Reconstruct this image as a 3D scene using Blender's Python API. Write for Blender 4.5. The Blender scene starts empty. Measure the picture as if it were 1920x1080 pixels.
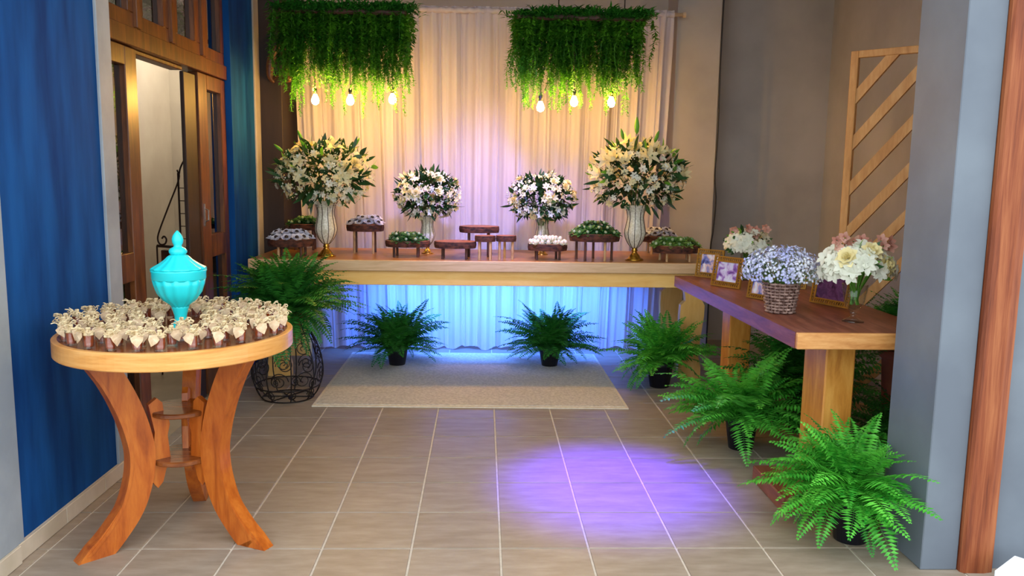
import bpy, math, random
from mathutils import Vector, Matrix, Quaternion
random.seed(11)
R = math.radians
scene = bpy.context.scene
col = scene.collection

# ------------------------------------------------------------------ camera, world, exposure
cam = bpy.data.cameras.new('camera')
cam_o = bpy.data.objects.new('camera', cam)
col.objects.link(cam_o)
cam.sensor_width = 36.0
cam.lens = 36.0 * 1542.57 / 1920.0
cam.clip_start = 0.02
cam_o.matrix_world = Matrix(((0.9993, -0.0097, -0.0358, 0.0),
                             (-0.0341, 0.1373, -0.9899, 0.0),
                             (0.0145, 0.9905, 0.1369, 1.4034),
                             (0, 0, 0, 1)))
scene.camera = cam_o

world = bpy.data.worlds.new('World')
scene.world = world
world.use_nodes = True
bg = world.node_tree.nodes['Background']
bg.inputs[0].default_value = (0.86, 0.93, 1.0, 1)
bg.inputs[1].default_value = 2.0

vs = scene.view_settings
vs.view_transform = 'Standard'
vs.look = 'None'
vs.gamma = 1.0
vs.exposure = 0.58
vs.use_curve_mapping = False
scene.cycles.transparent_max_bounces = 24

# ------------------------------------------------------------------ materials
def srgb(r, g, b):
    def f(c):
        c /= 255.0
        return c / 12.92 if c <= 0.04045 else ((c + 0.055) / 1.055) ** 2.4
    return (f(r), f(g), f(b), 1.0)

def new_mat(name):
    m = bpy.data.materials.new(name)
    m.use_nodes = True
    nt = m.node_tree
    return m, nt, nt.nodes['Principled BSDF'], nt.nodes['Material Output']

def coords(nt, scale=(1, 1, 1), space='Object'):
    tc = nt.nodes.new('ShaderNodeTexCoord')
    mp = nt.nodes.new('ShaderNodeMapping')
    mp.inputs['Scale'].default_value = scale
    nt.links.new(tc.outputs[space], mp.inputs['Vector'])
    return mp.outputs['Vector']

def noise(nt, vec, scale, detail=4, rough=0.55, dist=0.0):
    n = nt.nodes.new('ShaderNodeTexNoise')
    n.inputs['Scale'].default_value = scale
    n.inputs['Detail'].default_value = detail
    n.inputs['Roughness'].default_value = rough
    n.inputs['Distortion'].default_value = dist
    nt.links.new(vec, n.inputs['Vector'])
    return n.outputs['Fac']

def ramp(nt, fac, stops):
    r = nt.nodes.new('ShaderNodeValToRGB')
    el = r.color_ramp.elements
    while len(el) > 1:
        el.remove(el[0])
    for i, (p, c) in enumerate(stops):
        e = el[0] if i == 0 else el.new(p)
        e.position = p
        e.color = c
    nt.links.new(fac, r.inputs['Fac'])
    return r.outputs['Color']

def bump(nt, bsdf, fac, strength, dist=0.01):
    b = nt.nodes.new('ShaderNodeBump')
    b.inputs['Strength'].default_value = strength
    b.inputs['Distance'].default_value = dist
    nt.links.new(fac, b.inputs['Height'])
    nt.links.new(b.outputs['Normal'], bsdf.inputs['Normal'])

def plain(name, c, rough=0.6, metal=0.0, spec=0.5):
    m, nt, b, o = new_mat(name)
    b.inputs['Base Color'].default_value = c
    b.inputs['Roughness'].default_value = rough
    b.inputs['Metallic'].default_value = metal
    b.inputs['Specular IOR Level'].default_value = spec
    return m

def mottled(name, c1, c2, scale=4, rough=0.7, stretch=(1, 1, 1), bmp=0.1, spec=0.4, lo=0.35, hi=0.65, detail=5, space='Object'):
    m, nt, b, o = new_mat(name)
    v = coords(nt, stretch, space)
    f = noise(nt, v, scale, detail)
    nt.links.new(ramp(nt, f, [(lo, c1), (hi, c2)]), b.inputs['Base Color'])
    b.inputs['Roughness'].default_value = rough
    b.inputs['Specular IOR Level'].default_value = spec
    if bmp:
        bump(nt, b, f, bmp)
    return m

def wood(name, c1, c2, c3, stretch=(12, 1, 12), scale=3.0, rough=0.4, spec=0.5, bmp=0.08):
    m, nt, b, o = new_mat(name)
    v = coords(nt, stretch)
    f = noise(nt, v, scale, 6, 0.6, 0.6)
    g = noise(nt, coords(nt, tuple(s * 4 for s in stretch)), scale, 3, 0.7)
    mx = nt.nodes.new('ShaderNodeMath'); mx.operation = 'MULTIPLY_ADD'
    nt.links.new(g, mx.inputs[0]); mx.inputs[1].default_value = 0.35
    nt.links.new(f, mx.inputs[2])
    nt.links.new(ramp(nt, mx.outputs[0], [(0.42, c1), (0.65, c2), (0.88, c3)]), b.inputs['Base Color'])
    b.inputs['Roughness'].default_value = rough
    b.inputs['Specular IOR Level'].default_value = spec
    bump(nt, b, mx.outputs[0], bmp, 0.004)
    return m

def leafy(name, c1, c2, trans=0.3, rough=0.45, spec=0.4, scale=14):
    m, nt, b, o = new_mat(name)
    oi = nt.nodes.new('ShaderNodeObjectInfo')
    f = noise(nt, coords(nt), scale, 2)
    ad = nt.nodes.new('ShaderNodeMath'); ad.operation = 'MULTIPLY_ADD'
    nt.links.new(oi.outputs['Random'], ad.inputs[0]); ad.inputs[1].default_value = 0.4
    nt.links.new(f, ad.inputs[2])
    c = ramp(nt, ad.outputs[0], [(0.4, c1), (0.95, c2)])
    nt.links.new(c, b.inputs['Base Color'])
    b.inputs['Roughness'].default_value = rough
    b.inputs['Specular IOR Level'].default_value = spec
    t = nt.nodes.new('ShaderNodeBsdfTranslucent')
    nt.links.new(c, t.inputs['Color'])
    mix = nt.nodes.new('ShaderNodeMixShader')
    mix.inputs[0].default_value = trans
    nt.links.new(b.outputs[0], mix.inputs[1]); nt.links.new(t.outputs[0], mix.inputs[2])
    nt.links.new(mix.outputs[0], o.inputs['Surface'])
    return m

def glassy(name, c, rough=0.02, trans=1.0, ior=1.45):
    m, nt, b, o = new_mat(name)
    b.inputs['Base Color'].default_value = c
    b.inputs['Roughness'].default_value = rough
    b.inputs['Transmission Weight'].default_value = trans
    b.inputs['IOR'].default_value = ior
    return m

def emit(name, c, s):
    m, nt, b, o = new_mat(name)
    b.inputs['Base Color'].default_value = (0.8, 0.8, 0.8, 1)
    b.inputs['Emission Color'].default_value = c
    b.inputs['Emission Strength'].default_value = s
    return m

def thin_glass(name, tint, f0=0.05, rough=0.0):
    m, nt, b, o = new_mat(name)
    nt.nodes.remove(b)
    tr = nt.nodes.new('ShaderNodeBsdfTransparent'); tr.inputs['Color'].default_value = tint
    gl = nt.nodes.new('ShaderNodeBsdfGlossy'); gl.inputs['Roughness'].default_value = rough
    lw = nt.nodes.new('ShaderNodeLayerWeight'); lw.inputs['Blend'].default_value = 0.5
    pw = nt.nodes.new('ShaderNodeMath'); pw.operation = 'POWER'; pw.inputs[1].default_value = 4.5
    nt.links.new(lw.outputs['Facing'], pw.inputs[0])
    fr = nt.nodes.new('ShaderNodeMath'); fr.operation = 'MULTIPLY_ADD'
    nt.links.new(pw.outputs[0], fr.inputs[0]); fr.inputs[1].default_value = 1 - f0; fr.inputs[2].default_value = f0
    mx = nt.nodes.new('ShaderNodeMixShader')
    nt.links.new(fr.outputs[0], mx.inputs[0]); nt.links.new(tr.outputs[0], mx.inputs[1]); nt.links.new(gl.outputs[0], mx.inputs[2])
    nt.links.new(mx.outputs[0], o.inputs['Surface'])
    return m

M = {}
M['blue_wall'] = mottled('blue_wall', srgb(6, 54, 108), srgb(18, 82, 146), 2.2, 0.8, (3, 3, 0.5), 0.08, 0.12)
M['grey_trim'] = mottled('grey_trim', srgb(136, 144, 150), srgb(160, 167, 171), 3, 0.6, (1, 1, 1), 0.04)
M['trim_paint'] = mottled('trim_paint', srgb(150, 146, 140), srgb(172, 168, 160), 3, 0.6)
M['grey_wall'] = mottled('grey_wall', srgb(163, 157, 149), srgb(182, 176, 168), 1.6, 0.75, (1, 1, 1), 0.1)
M['pillar'] = mottled('pillar', srgb(98, 106, 116), srgb(111, 120, 129), 2.5, 0.6, (1, 1, 1), 0.06)
M['brown_column'] = mottled('brown_column', srgb(26, 19, 21), srgb(42, 31, 31), 3, 0.6, (5, 5, 0.6), 0.08)
M['ceiling'] = mottled('ceiling', srgb(214, 210, 202), srgb(226, 222, 214), 2, 0.8)
M['inner_wall'] = mottled('inner_wall', srgb(196, 188, 176), srgb(210, 204, 192), 2, 0.8)
M['inner_floor'] = mottled('inner_floor', srgb(160, 140, 110), srgb(180, 160, 130), 3, 0.4)
M['grout'] = mottled('grout', srgb(198, 187, 170), srgb(212, 202, 186), 30, 0.9)
M['paving'] = mottled('paving', srgb(140, 136, 128), srgb(160, 156, 146), 6, 0.85)

def tile_mat():
    m, nt, b, o = new_mat('floor_tile')
    oi = nt.nodes.new('ShaderNodeObjectInfo')
    tc = nt.nodes.new('ShaderNodeTexCoord')
    cx = nt.nodes.new('ShaderNodeVectorMath'); cx.operation = 'MULTIPLY_ADD'
    cmb = nt.nodes.new('ShaderNodeCombineXYZ')
    for i in range(3):
        nt.links.new(oi.outputs['Random'], cmb.inputs[i])
    nt.links.new(cmb.outputs[0], cx.inputs[0]); cx.inputs[1].default_value = (40, 40, 40)
    nt.links.new(tc.outputs['Object'], cx.inputs[2])
    mp = nt.nodes.new('ShaderNodeMapping'); mp.inputs['Scale'].default_value = (1.0, 4.0, 1.0)
    nt.links.new(cx.outputs[0], mp.inputs['Vector'])
    f = noise(nt, mp.outputs[0], 6.0, 7, 0.62)
    ad = nt.nodes.new('ShaderNodeMath'); ad.operation = 'MULTIPLY_ADD'
    nt.links.new(oi.outputs['Random'], ad.inputs[0]); ad.inputs[1].default_value = 0.10
    nt.links.new(f, ad.inputs[2])
    nt.links.new(ramp(nt, ad.outputs[0], [(0.34, srgb(137, 122, 105)), (0.55, srgb(150, 135, 118)), (0.80, srgb(164, 150, 133))]), b.inputs['Base Color'])
    b.inputs['Roughness'].default_value = 0.42
    b.inputs['Specular IOR Level'].default_value = 0.35
    bump(nt, b, f, 0.06, 0.004)
    return m
M['tile'] = tile_mat()
M['skirting'] = mottled('skirting', srgb(190, 176, 152), srgb(208, 194, 172), 6, 0.5)

M['door_wood'] = wood('door_wood', srgb(56, 28, 12), srgb(92, 50, 20), srgb(124, 72, 30), (9, 9, 1), 3, 0.35)
M['orange_wood'] = wood('orange_wood', srgb(140, 62, 15), srgb(176, 88, 24), srgb(198, 112, 38), (7, 7, 1.2), 3, 0.3)
M['rim_wood'] = wood('rim_wood', srgb(206, 132, 58), srgb(226, 160, 84), srgb(238, 180, 108), (1.2, 1.2, 14), 3, 0.3)
M['round_top'] = wood('round_top', srgb(92, 44, 18), srgb(124, 66, 28), srgb(150, 86, 40), (1.2, 9, 9), 3, 0.18, 0.6)
M['table_top'] = wood('table_top', srgb(140, 88, 36), srgb(170, 114, 54), srgb(194, 138, 74), (1, 8, 8), 3, 0.32)
M['table_edge'] = wood('table_edge', srgb(198, 158, 112), srgb(216, 178, 132), srgb(228, 194, 150), (1, 9, 12), 3, 0.45)
M['pale_wood'] = wood('pale_wood', srgb(236, 178, 88), srgb(244, 194, 106), srgb(250, 206, 126), (1, 6, 6), 2.5, 0.5)
M['leg_wood'] = wood('leg_wood', srgb(224, 168, 84), srgb(236, 186, 104), srgb(244, 200, 124), (6, 6, 1), 2.5, 0.5)
M['rustic_top'] = wood('rustic_top', srgb(88, 44, 32), srgb(120, 66, 48), srgb(146, 88, 68), (8, 1, 8), 3, 0.42, 0.4, 0.2)
M['rustic_end'] = wood('rustic_end', srgb(176, 112, 54), srgb(202, 140, 76), srgb(220, 164, 100), (2, 2, 10), 3, 0.5)
M['rustic_leg'] = wood('rustic_leg', srgb(170, 102, 32), srgb(204, 136, 50), srgb(224, 162, 74), (6, 6, 1), 3, 0.45)
M['slat_wood'] = wood('slat_wood', srgb(176, 124, 66), srgb(202, 150, 88), srgb(218, 172, 112), (5, 5, 1), 3, 0.55)
M['post_wood'] = wood('post_wood', srgb(84, 38, 22), srgb(132, 68, 38), srgb(160, 96, 58), (11, 11, 0.5), 3, 0.6, 0.3, 0.25)
M['slice_top'] = wood('slice_top', srgb(120, 66, 40), srgb(152, 90, 58), srgb(178, 116, 80), (5, 5, 2), 5, 0.5)
M['bark'] = mottled('bark', srgb(44, 24, 18), srgb(104, 58, 38), 26, 0.8, (1, 1, 2), 0.5)
M['stick'] = wood('stick', srgb(120, 80, 48), srgb(196, 152, 100), srgb(222, 184, 132), (4, 4, 2), 3, 0.5)
M['dark_stick'] = wood('dark_stick', srgb(46, 26, 20), srgb(84, 50, 36), srgb(112, 70, 50), (4, 4, 2), 3, 0.6)
M['driftwood'] = wood('driftwood', srgb(40, 22, 14), srgb(76, 44, 26), srgb(110, 68, 42), (4, 4, 2), 6, 0.4)

M['dark_door_wood'] = wood('dark_door_wood', srgb(26, 15, 10), srgb(40, 24, 16), srgb(56, 34, 22), (9, 9, 1), 3, 0.5)  # very dark brown wood of the sliding leaf edge
M['turquoise'] = plain('turquoise', srgb(40, 220, 224), 0.28)
M['iron'] = plain('iron', srgb(34, 28, 26), 0.5, 0.5)
M['rust_iron'] = plain('rust_iron', srgb(66, 46, 38), 0.6, 0.4)
M['black_plastic'] = plain('black_plastic', srgb(24, 24, 36), 0.45)
M['black_cable'] = plain('black_cable', srgb(22, 20, 20), 0.5)
M['brass'] = plain('brass', srgb(196, 150, 60), 0.25, 0.9)
M['gold'] = plain('gold', srgb(176, 134, 58), 0.4, 0.6)
M['terracotta'] = mottled('terracotta', srgb(124, 62, 40), srgb(152, 82, 54), 8, 0.8)
M['chrome'] = plain('chrome', srgb(200, 200, 200), 0.25, 1.0)

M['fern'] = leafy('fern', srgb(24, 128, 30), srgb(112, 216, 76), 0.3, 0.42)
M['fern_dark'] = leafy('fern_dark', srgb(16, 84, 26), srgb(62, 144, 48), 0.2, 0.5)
M['stem'] = plain('stem', srgb(70, 110, 36), 0.6)
M['strand'] = leafy('strand', srgb(34, 116, 22), srgb(112, 186, 48), 0.42, 0.5)
M['strand_top'] = leafy('strand_top', srgb(16, 88, 22), srgb(62, 148, 44), 0.2, 0.5)
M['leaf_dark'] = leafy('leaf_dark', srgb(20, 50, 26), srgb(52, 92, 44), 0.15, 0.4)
M['leaf_bright'] = leafy('leaf_bright', srgb(70, 140, 40), srgb(130, 190, 70), 0.35, 0.4)
M['petal_cream'] = leafy('petal_cream', srgb(226, 214, 160), srgb(244, 236, 192), 0.25, 0.6, 0.2)
M['petal_white'] = leafy('petal_white', srgb(222, 226, 206), srgb(242, 243, 226), 0.25, 0.6, 0.2)
M['petal_rose'] = leafy('petal_rose', srgb(236, 222, 160), srgb(248, 238, 186), 0.2, 0.6, 0.2)
M['petal_blush'] = leafy('petal_blush', srgb(186, 128, 112), srgb(226, 186, 168), 0.25, 0.6, 0.2)
M['pollen'] = plain('pollen', srgb(170, 110, 50), 0.8)
M['gyp_white'] = plain('gyp_white', srgb(214, 222, 200), 0.8, 0, 0.1)
M['gyp_lilac'] = mottled('gyp_lilac', srgb(184, 190, 236), srgb(232, 236, 242), 9, 0.8, (1, 1, 1), 0, 0.1)
M['paper_white'] = leafy('paper_white', srgb(216, 220, 240), srgb(240, 242, 250), 0.25, 0.7, 0.2)
M['paper_green'] = leafy('paper_green', srgb(16, 62, 30), srgb(58, 118, 56), 0.1, 0.4)
M['paper_lime'] = leafy('paper_lime', srgb(60, 120, 50), srgb(140, 178, 84), 0.2, 0.5)
M['choc'] = plain('choc', srgb(40, 24, 22), 0.35)
M['candy_cream'] = plain('candy_cream', srgb(238, 226, 196), 0.5)
M['caramel'] = plain('caramel', srgb(158, 70, 26), 0.3)
M['burlap'] = mottled('burlap', srgb(204, 174, 138), srgb(228, 202, 168), 60, 0.9, (1, 1, 1), 0.3, 0.1)
M['raffia'] = mottled('raffia', srgb(216, 192, 146), srgb(238, 218, 178), 40, 0.8, (1, 1, 1), 0.1, 0.2)
M['cup'] = thin_glass('cup', (0.97, 0.96, 0.95, 1), 0.06, 0.05)
M['pane'] = thin_glass('pane', (0.42, 0.42, 0.44, 1), 0.16)
M['clear_glass'] = thin_glass('clear_glass', (0.95, 0.97, 0.96, 1), 0.05, 0.03)
M['wicker'] = mottled('wicker', srgb(96, 70, 62), srgb(176, 146, 132), 40, 0.5, (1, 1, 1), 0.2)
M['rug'] = mottled('rug', srgb(184, 176, 160), srgb(212, 204, 188), 60, 0.95, (1, 1, 1), 0.6, 0.1)
M['rug_edge'] = mottled('rug_edge', srgb(206, 194, 170), srgb(222, 210, 188), 40, 0.95)
M['rod'] = plain('rod', srgb(206, 184, 150), 0.4)
M['white_box'] = plain('white_box', srgb(236, 240, 244), 0.5)

def vase_glass():
    m, nt, b, o = new_mat('vase_glass')
    v = coords(nt, (1, 1, 1))
    f = noise(nt, v, 90, 2)
    nt.links.new(ramp(nt, f, [(0.4, srgb(226, 220, 192)), (0.6, srgb(250, 246, 226))]), b.inputs['Base Color'])
    b.inputs['Roughness'].default_value = 0.25
    b.inputs['Transmission Weight'].default_value = 0.2
    bump(nt, b, f, 0.4, 0.003)
    return m
M['vase_glass'] = vase_glass()

def curtain_mat():
    m, nt, b, o = new_mat('sheer_voile')
    v = coords(nt, (9, 9, 0.5))
    f = noise(nt, v, 2, 3)
    c = ramp(nt, f, [(0.3, srgb(216, 212, 226)), (0.7, srgb(232, 229, 238))])
    nt.links.new(c, b.inputs['Base Color'])
    b.inputs['Roughness'].default_value = 0.8
    b.inputs['Specular IOR Level'].default_value = 0.1
    t = nt.nodes.new('ShaderNodeBsdfTranslucent'); nt.links.new(c, t.inputs['Color'])
    tr = nt.nodes.new('ShaderNodeBsdfTransparent')
    m1 = nt.nodes.new('ShaderNodeMixShader'); m1.inputs[0].default_value = 0.35
    nt.links.new(b.outputs[0], m1.inputs[1]); nt.links.new(t.outputs[0], m1.inputs[2])
    m2 = nt.nodes.new('ShaderNodeMixShader'); m2.inputs[0].default_value = 0.16
    nt.links.new(m1.outputs[0], m2.inputs[1]); nt.links.new(tr.outputs[0], m2.inputs[2])
    nt.links.new(m2.outputs[0], o.inputs['Surface'])
    return m
M['voile'] = curtain_mat()

def photo_mat(name, seed, cs):
    m, nt, b, o = new_mat(name)
    tc = nt.nodes.new('ShaderNodeTexCoord')
    mp = nt.nodes.new('ShaderNodeMapping'); mp.inputs['Location'].default_value = (seed * 3.1, seed, seed * 1.7)
    nt.links.new(tc.outputs['Object'], mp.inputs['Vector'])
    f = noise(nt, mp.outputs[0], 22, 3, 0.5, 0.6)
    nt.links.new(ramp(nt, f, [(0.32 + 0.1 * i, c) for i, c in enumerate(cs)]), b.inputs['Base Color'])
    b.inputs['Roughness'].default_value = 0.2
    return m
M['photo_a'] = photo_mat('photo_a', 1, [srgb(60, 60, 110), srgb(120, 130, 200), srgb(220, 190, 190), srgb(225, 228, 240)])
M['photo_b'] = photo_mat('photo_b', 2.3, [srgb(90, 60, 130), srgb(150, 110, 190), srgb(200, 190, 230), srgb(214, 224, 244)])
M['photo_c'] = photo_mat('photo_c', 4.7, [srgb(46, 24, 50), srgb(84, 46, 88), srgb(104, 66, 112), srgb(80, 50, 90)])

# ------------------------------------------------------------------ mesh helpers
class MB:
    def __init__(self):
        self.v, self.f = [], []
    def add(self, vs, fs):
        n = len(self.v)
        self.v += [tuple(p) for p in vs]
        self.f += [tuple(i + n for i in q) for q in fs]
        return self
    def box(self, x0, x1, y0, y1, z0, z1, ch=0.0):
        if ch <= 0:
            vs = [(x, y, z) for z in (z0, z1) for y in (y0, y1) for x in (x0, x1)]
            return self.add(vs, [(0, 2, 3, 1), (4, 5, 7, 6), (0, 1, 5, 4), (2, 6, 7, 3), (0, 4, 6, 2), (1, 3, 7, 5)])
        c = min(ch, (x1 - x0) * .45, (y1 - y0) * .45, (z1 - z0) * .45)
        # chamfered box: 24 vertices
        vs, idx = [], {}
        for sx in (0, 1):
            for sy in (0, 1):
                for sz in (0, 1):
                    X, Y, Z = (x0, x1)[sx], (y0, y1)[sy], (z0, z1)[sz]
                    ix, iy, iz = (c, -c)[sx], (c, -c)[sy], (c, -c)[sz]
                    for a, p in (('x', (X, Y + iy, Z + iz)), ('y', (X + ix, Y, Z + iz)), ('z', (X + ix, Y + iy, Z))):
                        idx[(sx, sy, sz, a)] = len(vs); vs.append(p)
        fs = []
        g = lambda *k: idx[k]
        for s in (0, 1):
            q = [g(s, 0, 0, 'x'), g(s, 1, 0, 'x'), g(s, 1, 1, 'x'), g(s, 0, 1, 'x')]; fs.append(q if s else q[::-1])
            q = [g(0, s, 0, 'y'), g(0, s, 1, 'y'), g(1, s, 1, 'y'), g(1, s, 0, 'y')]; fs.append(q if s else q[::-1])
            q = [g(0, 0, s, 'z'), g(1, 0, s, 'z'), g(1, 1, s, 'z'), g(0, 1, s, 'z')]; fs.append(q if s else q[::-1])
        for a in (0, 1):
            for b in (0, 1):
                fs.append([g(a, b, 0, 'x'), g(a, b, 1, 'x'), g(a, b, 1, 'y'), g(a, b, 0, 'y')])
                fs.append([g(a, 0, b, 'x'), g(a, 1, b, 'x'), g(a, 1, b, 'z'), g(a, 0, b, 'z')])
                fs.append([g(0, a, b, 'y'), g(1, a, b, 'y'), g(1, a, b, 'z'), g(0, a, b, 'z')])
        for sx in (0, 1):
            for sy in (0, 1):
                for sz in (0, 1):
                    fs.append([g(sx, sy, sz, 'x'), g(sx, sy, sz, 'y'), g(sx, sy, sz, 'z')])
        return self.add(vs, fs)
    def tube(self, pts, rad, n=6, cap=True, closed=False):
        pts = [Vector(p) for p in pts]
        k = len(pts)
        rr = rad if isinstance(rad, (list, tuple)) else [rad] * k
        vs, fs = [], []
        t0 = (pts[1] - pts[0]).normalized()
        u = t0.orthogonal().normalized()
        for i in range(k):
            a = pts[(i - 1) % k] if (closed or i > 0) else pts[i]
            b = pts[(i + 1) % k] if (closed or i < k - 1) else pts[i]
            t = (b - a).normalized()
            u = (u - t * u.dot(t))
            u = u.normalized() if u.length > 1e-6 else t.orthogonal().normalized()
            w = t.cross(u)
            for j in range(n):
                an = 2 * math.pi * j / n
                vs.append(pts[i] + (u * math.cos(an) + w * math.sin(an)) * rr[i])
        m = k if closed else k - 1
        for i in range(m):
            for j in range(n):
                a, b = i * n + j, i * n + (j + 1) % n
                c, d = ((i + 1) % k) * n + (j + 1) % n, ((i + 1) % k) * n + j
                fs.append((a, b, c, d))
        if cap and not closed:
            fs.append(tuple(range(n))[::-1]); fs.append(tuple((k - 1) * n + j for j in range(n)))
        return self.add(vs, fs)
    def lathe(self, prof, n=24, c=(0, 0, 0), mod=None, cap=True):
        vs, fs = [], []
        for i, (r, z) in enumerate(prof):
            for j in range(n):
                a = 2 * math.pi * j / n
                q = r * (mod(a, i) if mod else 1)
                vs.append((c[0] + q * math.cos(a), c[1] + q * math.sin(a), c[2] + z))
        for i in range(len(prof) - 1):
            for j in range(n):
                fs.append((i * n + j, i * n + (j + 1) % n, (i + 1) * n + (j + 1) % n, (i + 1) * n + j))
        if cap:
            fs.append(tuple(range(n))[::-1]); fs.append(tuple((len(prof) - 1) * n + j for j in range(n)))
        return self.add(vs, fs)
    def prism(self, outline, d0, d1, plane='xz'):
        n = len(outline)
        mk = {'xz': lambda a, b, d: (a, d, b), 'xy': lambda a, b, d: (a, b, d), 'yz': lambda a, b, d: (d, a, b)}[plane]
        vs = [mk(a, b, d0) for a, b in outline] + [mk(a, b, d1) for a, b in outline]
        fs = [tuple(range(n)), tuple(range(n, 2 * n))[::-1]]
        for i in range(n):
            j = (i + 1) % n
            fs.append((i, i + n, j + n, j))
        return self.add(vs, fs)
    def xform(self, mat):
        self.v = [tuple(mat @ Vector(p)) for p in self.v]
        return self
    def mesh(self, name, mat, smooth=False):
        me = bpy.data.meshes.new(name)
        me.from_pydata(self.v, [], self.f)
        me.update()
        import bmesh
        b = bmesh.new(); b.from_mesh(me)
        bmesh.ops.recalc_face_normals(b, faces=b.faces)
        b.to_mesh(me); b.free()
        if mat:
            me.materials.append(mat)
        if smooth:
            for p in me.polygons:
                p.use_smooth = True
        return me
    def build(self, name, mat, parent=None, smooth=False, loc=None):
        return put(name, self.mesh(name, mat, smooth), parent, loc)

def put(name, me, parent=None, loc=None, rot=None, scale=None, quat=None):
    o = bpy.data.objects.new(name, me)
    col.objects.link(o)
    if parent:
        o.parent = parent
    if loc is not None:
        o.location = loc
    if quat is not None:
        o.rotation_mode = 'QUATERNION'; o.rotation_quaternion = quat
    elif rot is not None:
        o.rotation_euler = rot
    if scale is not None:
        o.scale = scale if hasattr(scale, '__len__') else (scale,) * 3
    return o

def tag(o, label, cat, group=None):
    o['label'] = label; o['category'] = cat
    if group:
        o['group'] = group
    return o

def thing(name, label, cat, loc=(0, 0, 0), rz=0.0, group=None):
    o = bpy.data.objects.new(name, None)
    o.empty_display_size = 0.05
    col.objects.link(o)
    o.location = loc
    o.rotation_euler = (0, 0, rz)
    return tag(o, label, cat, group)

def struct(o):
    o['kind'] = 'structure'
    return o

def sempty(name):
    o = bpy.data.objects.new(name, None); col.objects.link(o)
    return struct(o)

def smoothed(pts, k=6):
    """Catmull-Rom through points"""
    P = [Vector(p) for p in pts]
    P = [P[0] * 2 - P[1]] + P + [P[-1] * 2 - P[-2]]
    out = []
    for i in range(1, len(P) - 2):
        for s in range(k):
            t = s / k
            a, b, c, d = P[i - 1], P[i], P[i + 1], P[i + 2]
            out.append(0.5 * ((2 * b) + (c - a) * t + (2 * a - 5 * b + 4 * c - d) * t * t + (3 * b - a - 3 * c + d) * t ** 3))
    out.append(P[-2])
    return out

def facing(d):
    return Vector(d).to_track_quat('Z', 'Y')

# ------------------------------------------------------------------ the setting
CEIL = 3.1
fl = struct(MB().box(-1.66, 3.0, 1.4, 7.05, -0.06, -0.004).build('floor', M['grout']))
T = 0.335
XL = [-1.66] + [-1.598 + T * i for i in range(14)]
YL = [4.624 + T * (i - 9) for i in range(17)]
tmesh = {}
g = 0.0042
for i in range(len(XL) - 1):
    for j in range(len(YL) - 1):
        w, d = XL[i + 1] - XL[i], YL[j + 1] - YL[j]
        key = round(w, 3)
        if key not in tmesh:
            tmesh[key] = MB().box(-w / 2 + g, w / 2 - g, -d / 2 + g, d / 2 - g, -0.012, 0.0, 0.0015).mesh('tile', M['tile'])
        if YL[j + 1] < 7.06:
            put('tile', tmesh[key], fl, ((XL[i] + XL[i + 1]) / 2, (YL[j] + YL[j + 1]) / 2, 0))
struct(MB().box(-9, 9, -9, 1.4, -0.08, -0.004).build('floor_outside', M['paving']))

wl = MB()
wl.box(-1.86, -1.66, 2.88, 3.67, 0, CEIL)
wl.box(-1.86, -1.66, 5.58, 6.12, 0, CEIL)
wl.box(-1.86, -1.66, 3.67, 5.58, 2.62, CEIL)
struct(wl.build('wall_left', M['blue_wall']))
struct(MB().box(-1.88, -1.645, 2.2, 2.88, 0, CEIL, 0.004).build('trim_1', M['grey_trim']))
struct(MB().box(-1.86, -1.648, 3.67, 3.80, 0, CEIL, 0.004).build('trim_2', M['grey_trim']))
struct(MB().box(-1.86, -1.648, 6.12, 6.25, 0, CEIL, 0.004).build('trim_3', M['trim_paint']))
struct(MB().box(-1.86, -1.49, 6.25, 6.95, 0, CEIL, 0.004).build('trim_4', M['brown_column']))
struct(MB().box(-1.9, 1.5, 6.95, 7.15, 0, CEIL).build('wall_back', M['grey_wall']))
struct(MB().box(1.5, 1.85, 6.6, 7.15, 0, CEIL, 0.004).build('trim_5', M['grey_wall']))
struct(MB().box(1.85, 3.1, 7.0, 7.15, 0, CEIL).build('wall_back_recess', M['grey_wall']))
struct(MB().box(2.9, 3.1, 3.08, 7.0, 0, CEIL).build('wall_right', M['grey_wall']))
struct(MB().box(-3.4, 3.3, 2.6, 8.7, CEIL, CEIL + 0.12).build('ceiling', M['ceiling']))
struct(MB().box(1.6, 1.735, 2.77, 3.08, 0, CEIL, 0.003).build('trim_6', M['pillar']))
struct(MB().box(1.857, 3.3, 2.78, 3.08, 0, CEIL).build('wall_front', M['pillar']))
post = MB().prism([(1.737, 2.755), (1.745, 2.745), (1.82, 2.742), (1.853, 2.75), (1.857, 3.05), (1.737, 3.05)], 0, CEIL, 'xy')
struct(post.build('trim_7', M['post_wood']))

# skirting tiles along the blue wall
bs = struct(MB().box(-1.66, -1.652, 2.88, 3.80, 0, 0.066).build('baseboard_left', M['grout']))
skm = {}
for y0, y1 in ((2.2, 2.5), (2.503, 2.835), (2.838, 3.17), (3.173, 3.505), (3.508, 3.80)):
    x = -1.645 if y1 < 2.84 else -1.654
    MB().box(x, x + 0.013, y0, y1, 0.001, 0.068, 0.002).build('tile', M['skirting'], bs)
    if 2.83 < y0 < 3:
        pass

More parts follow.
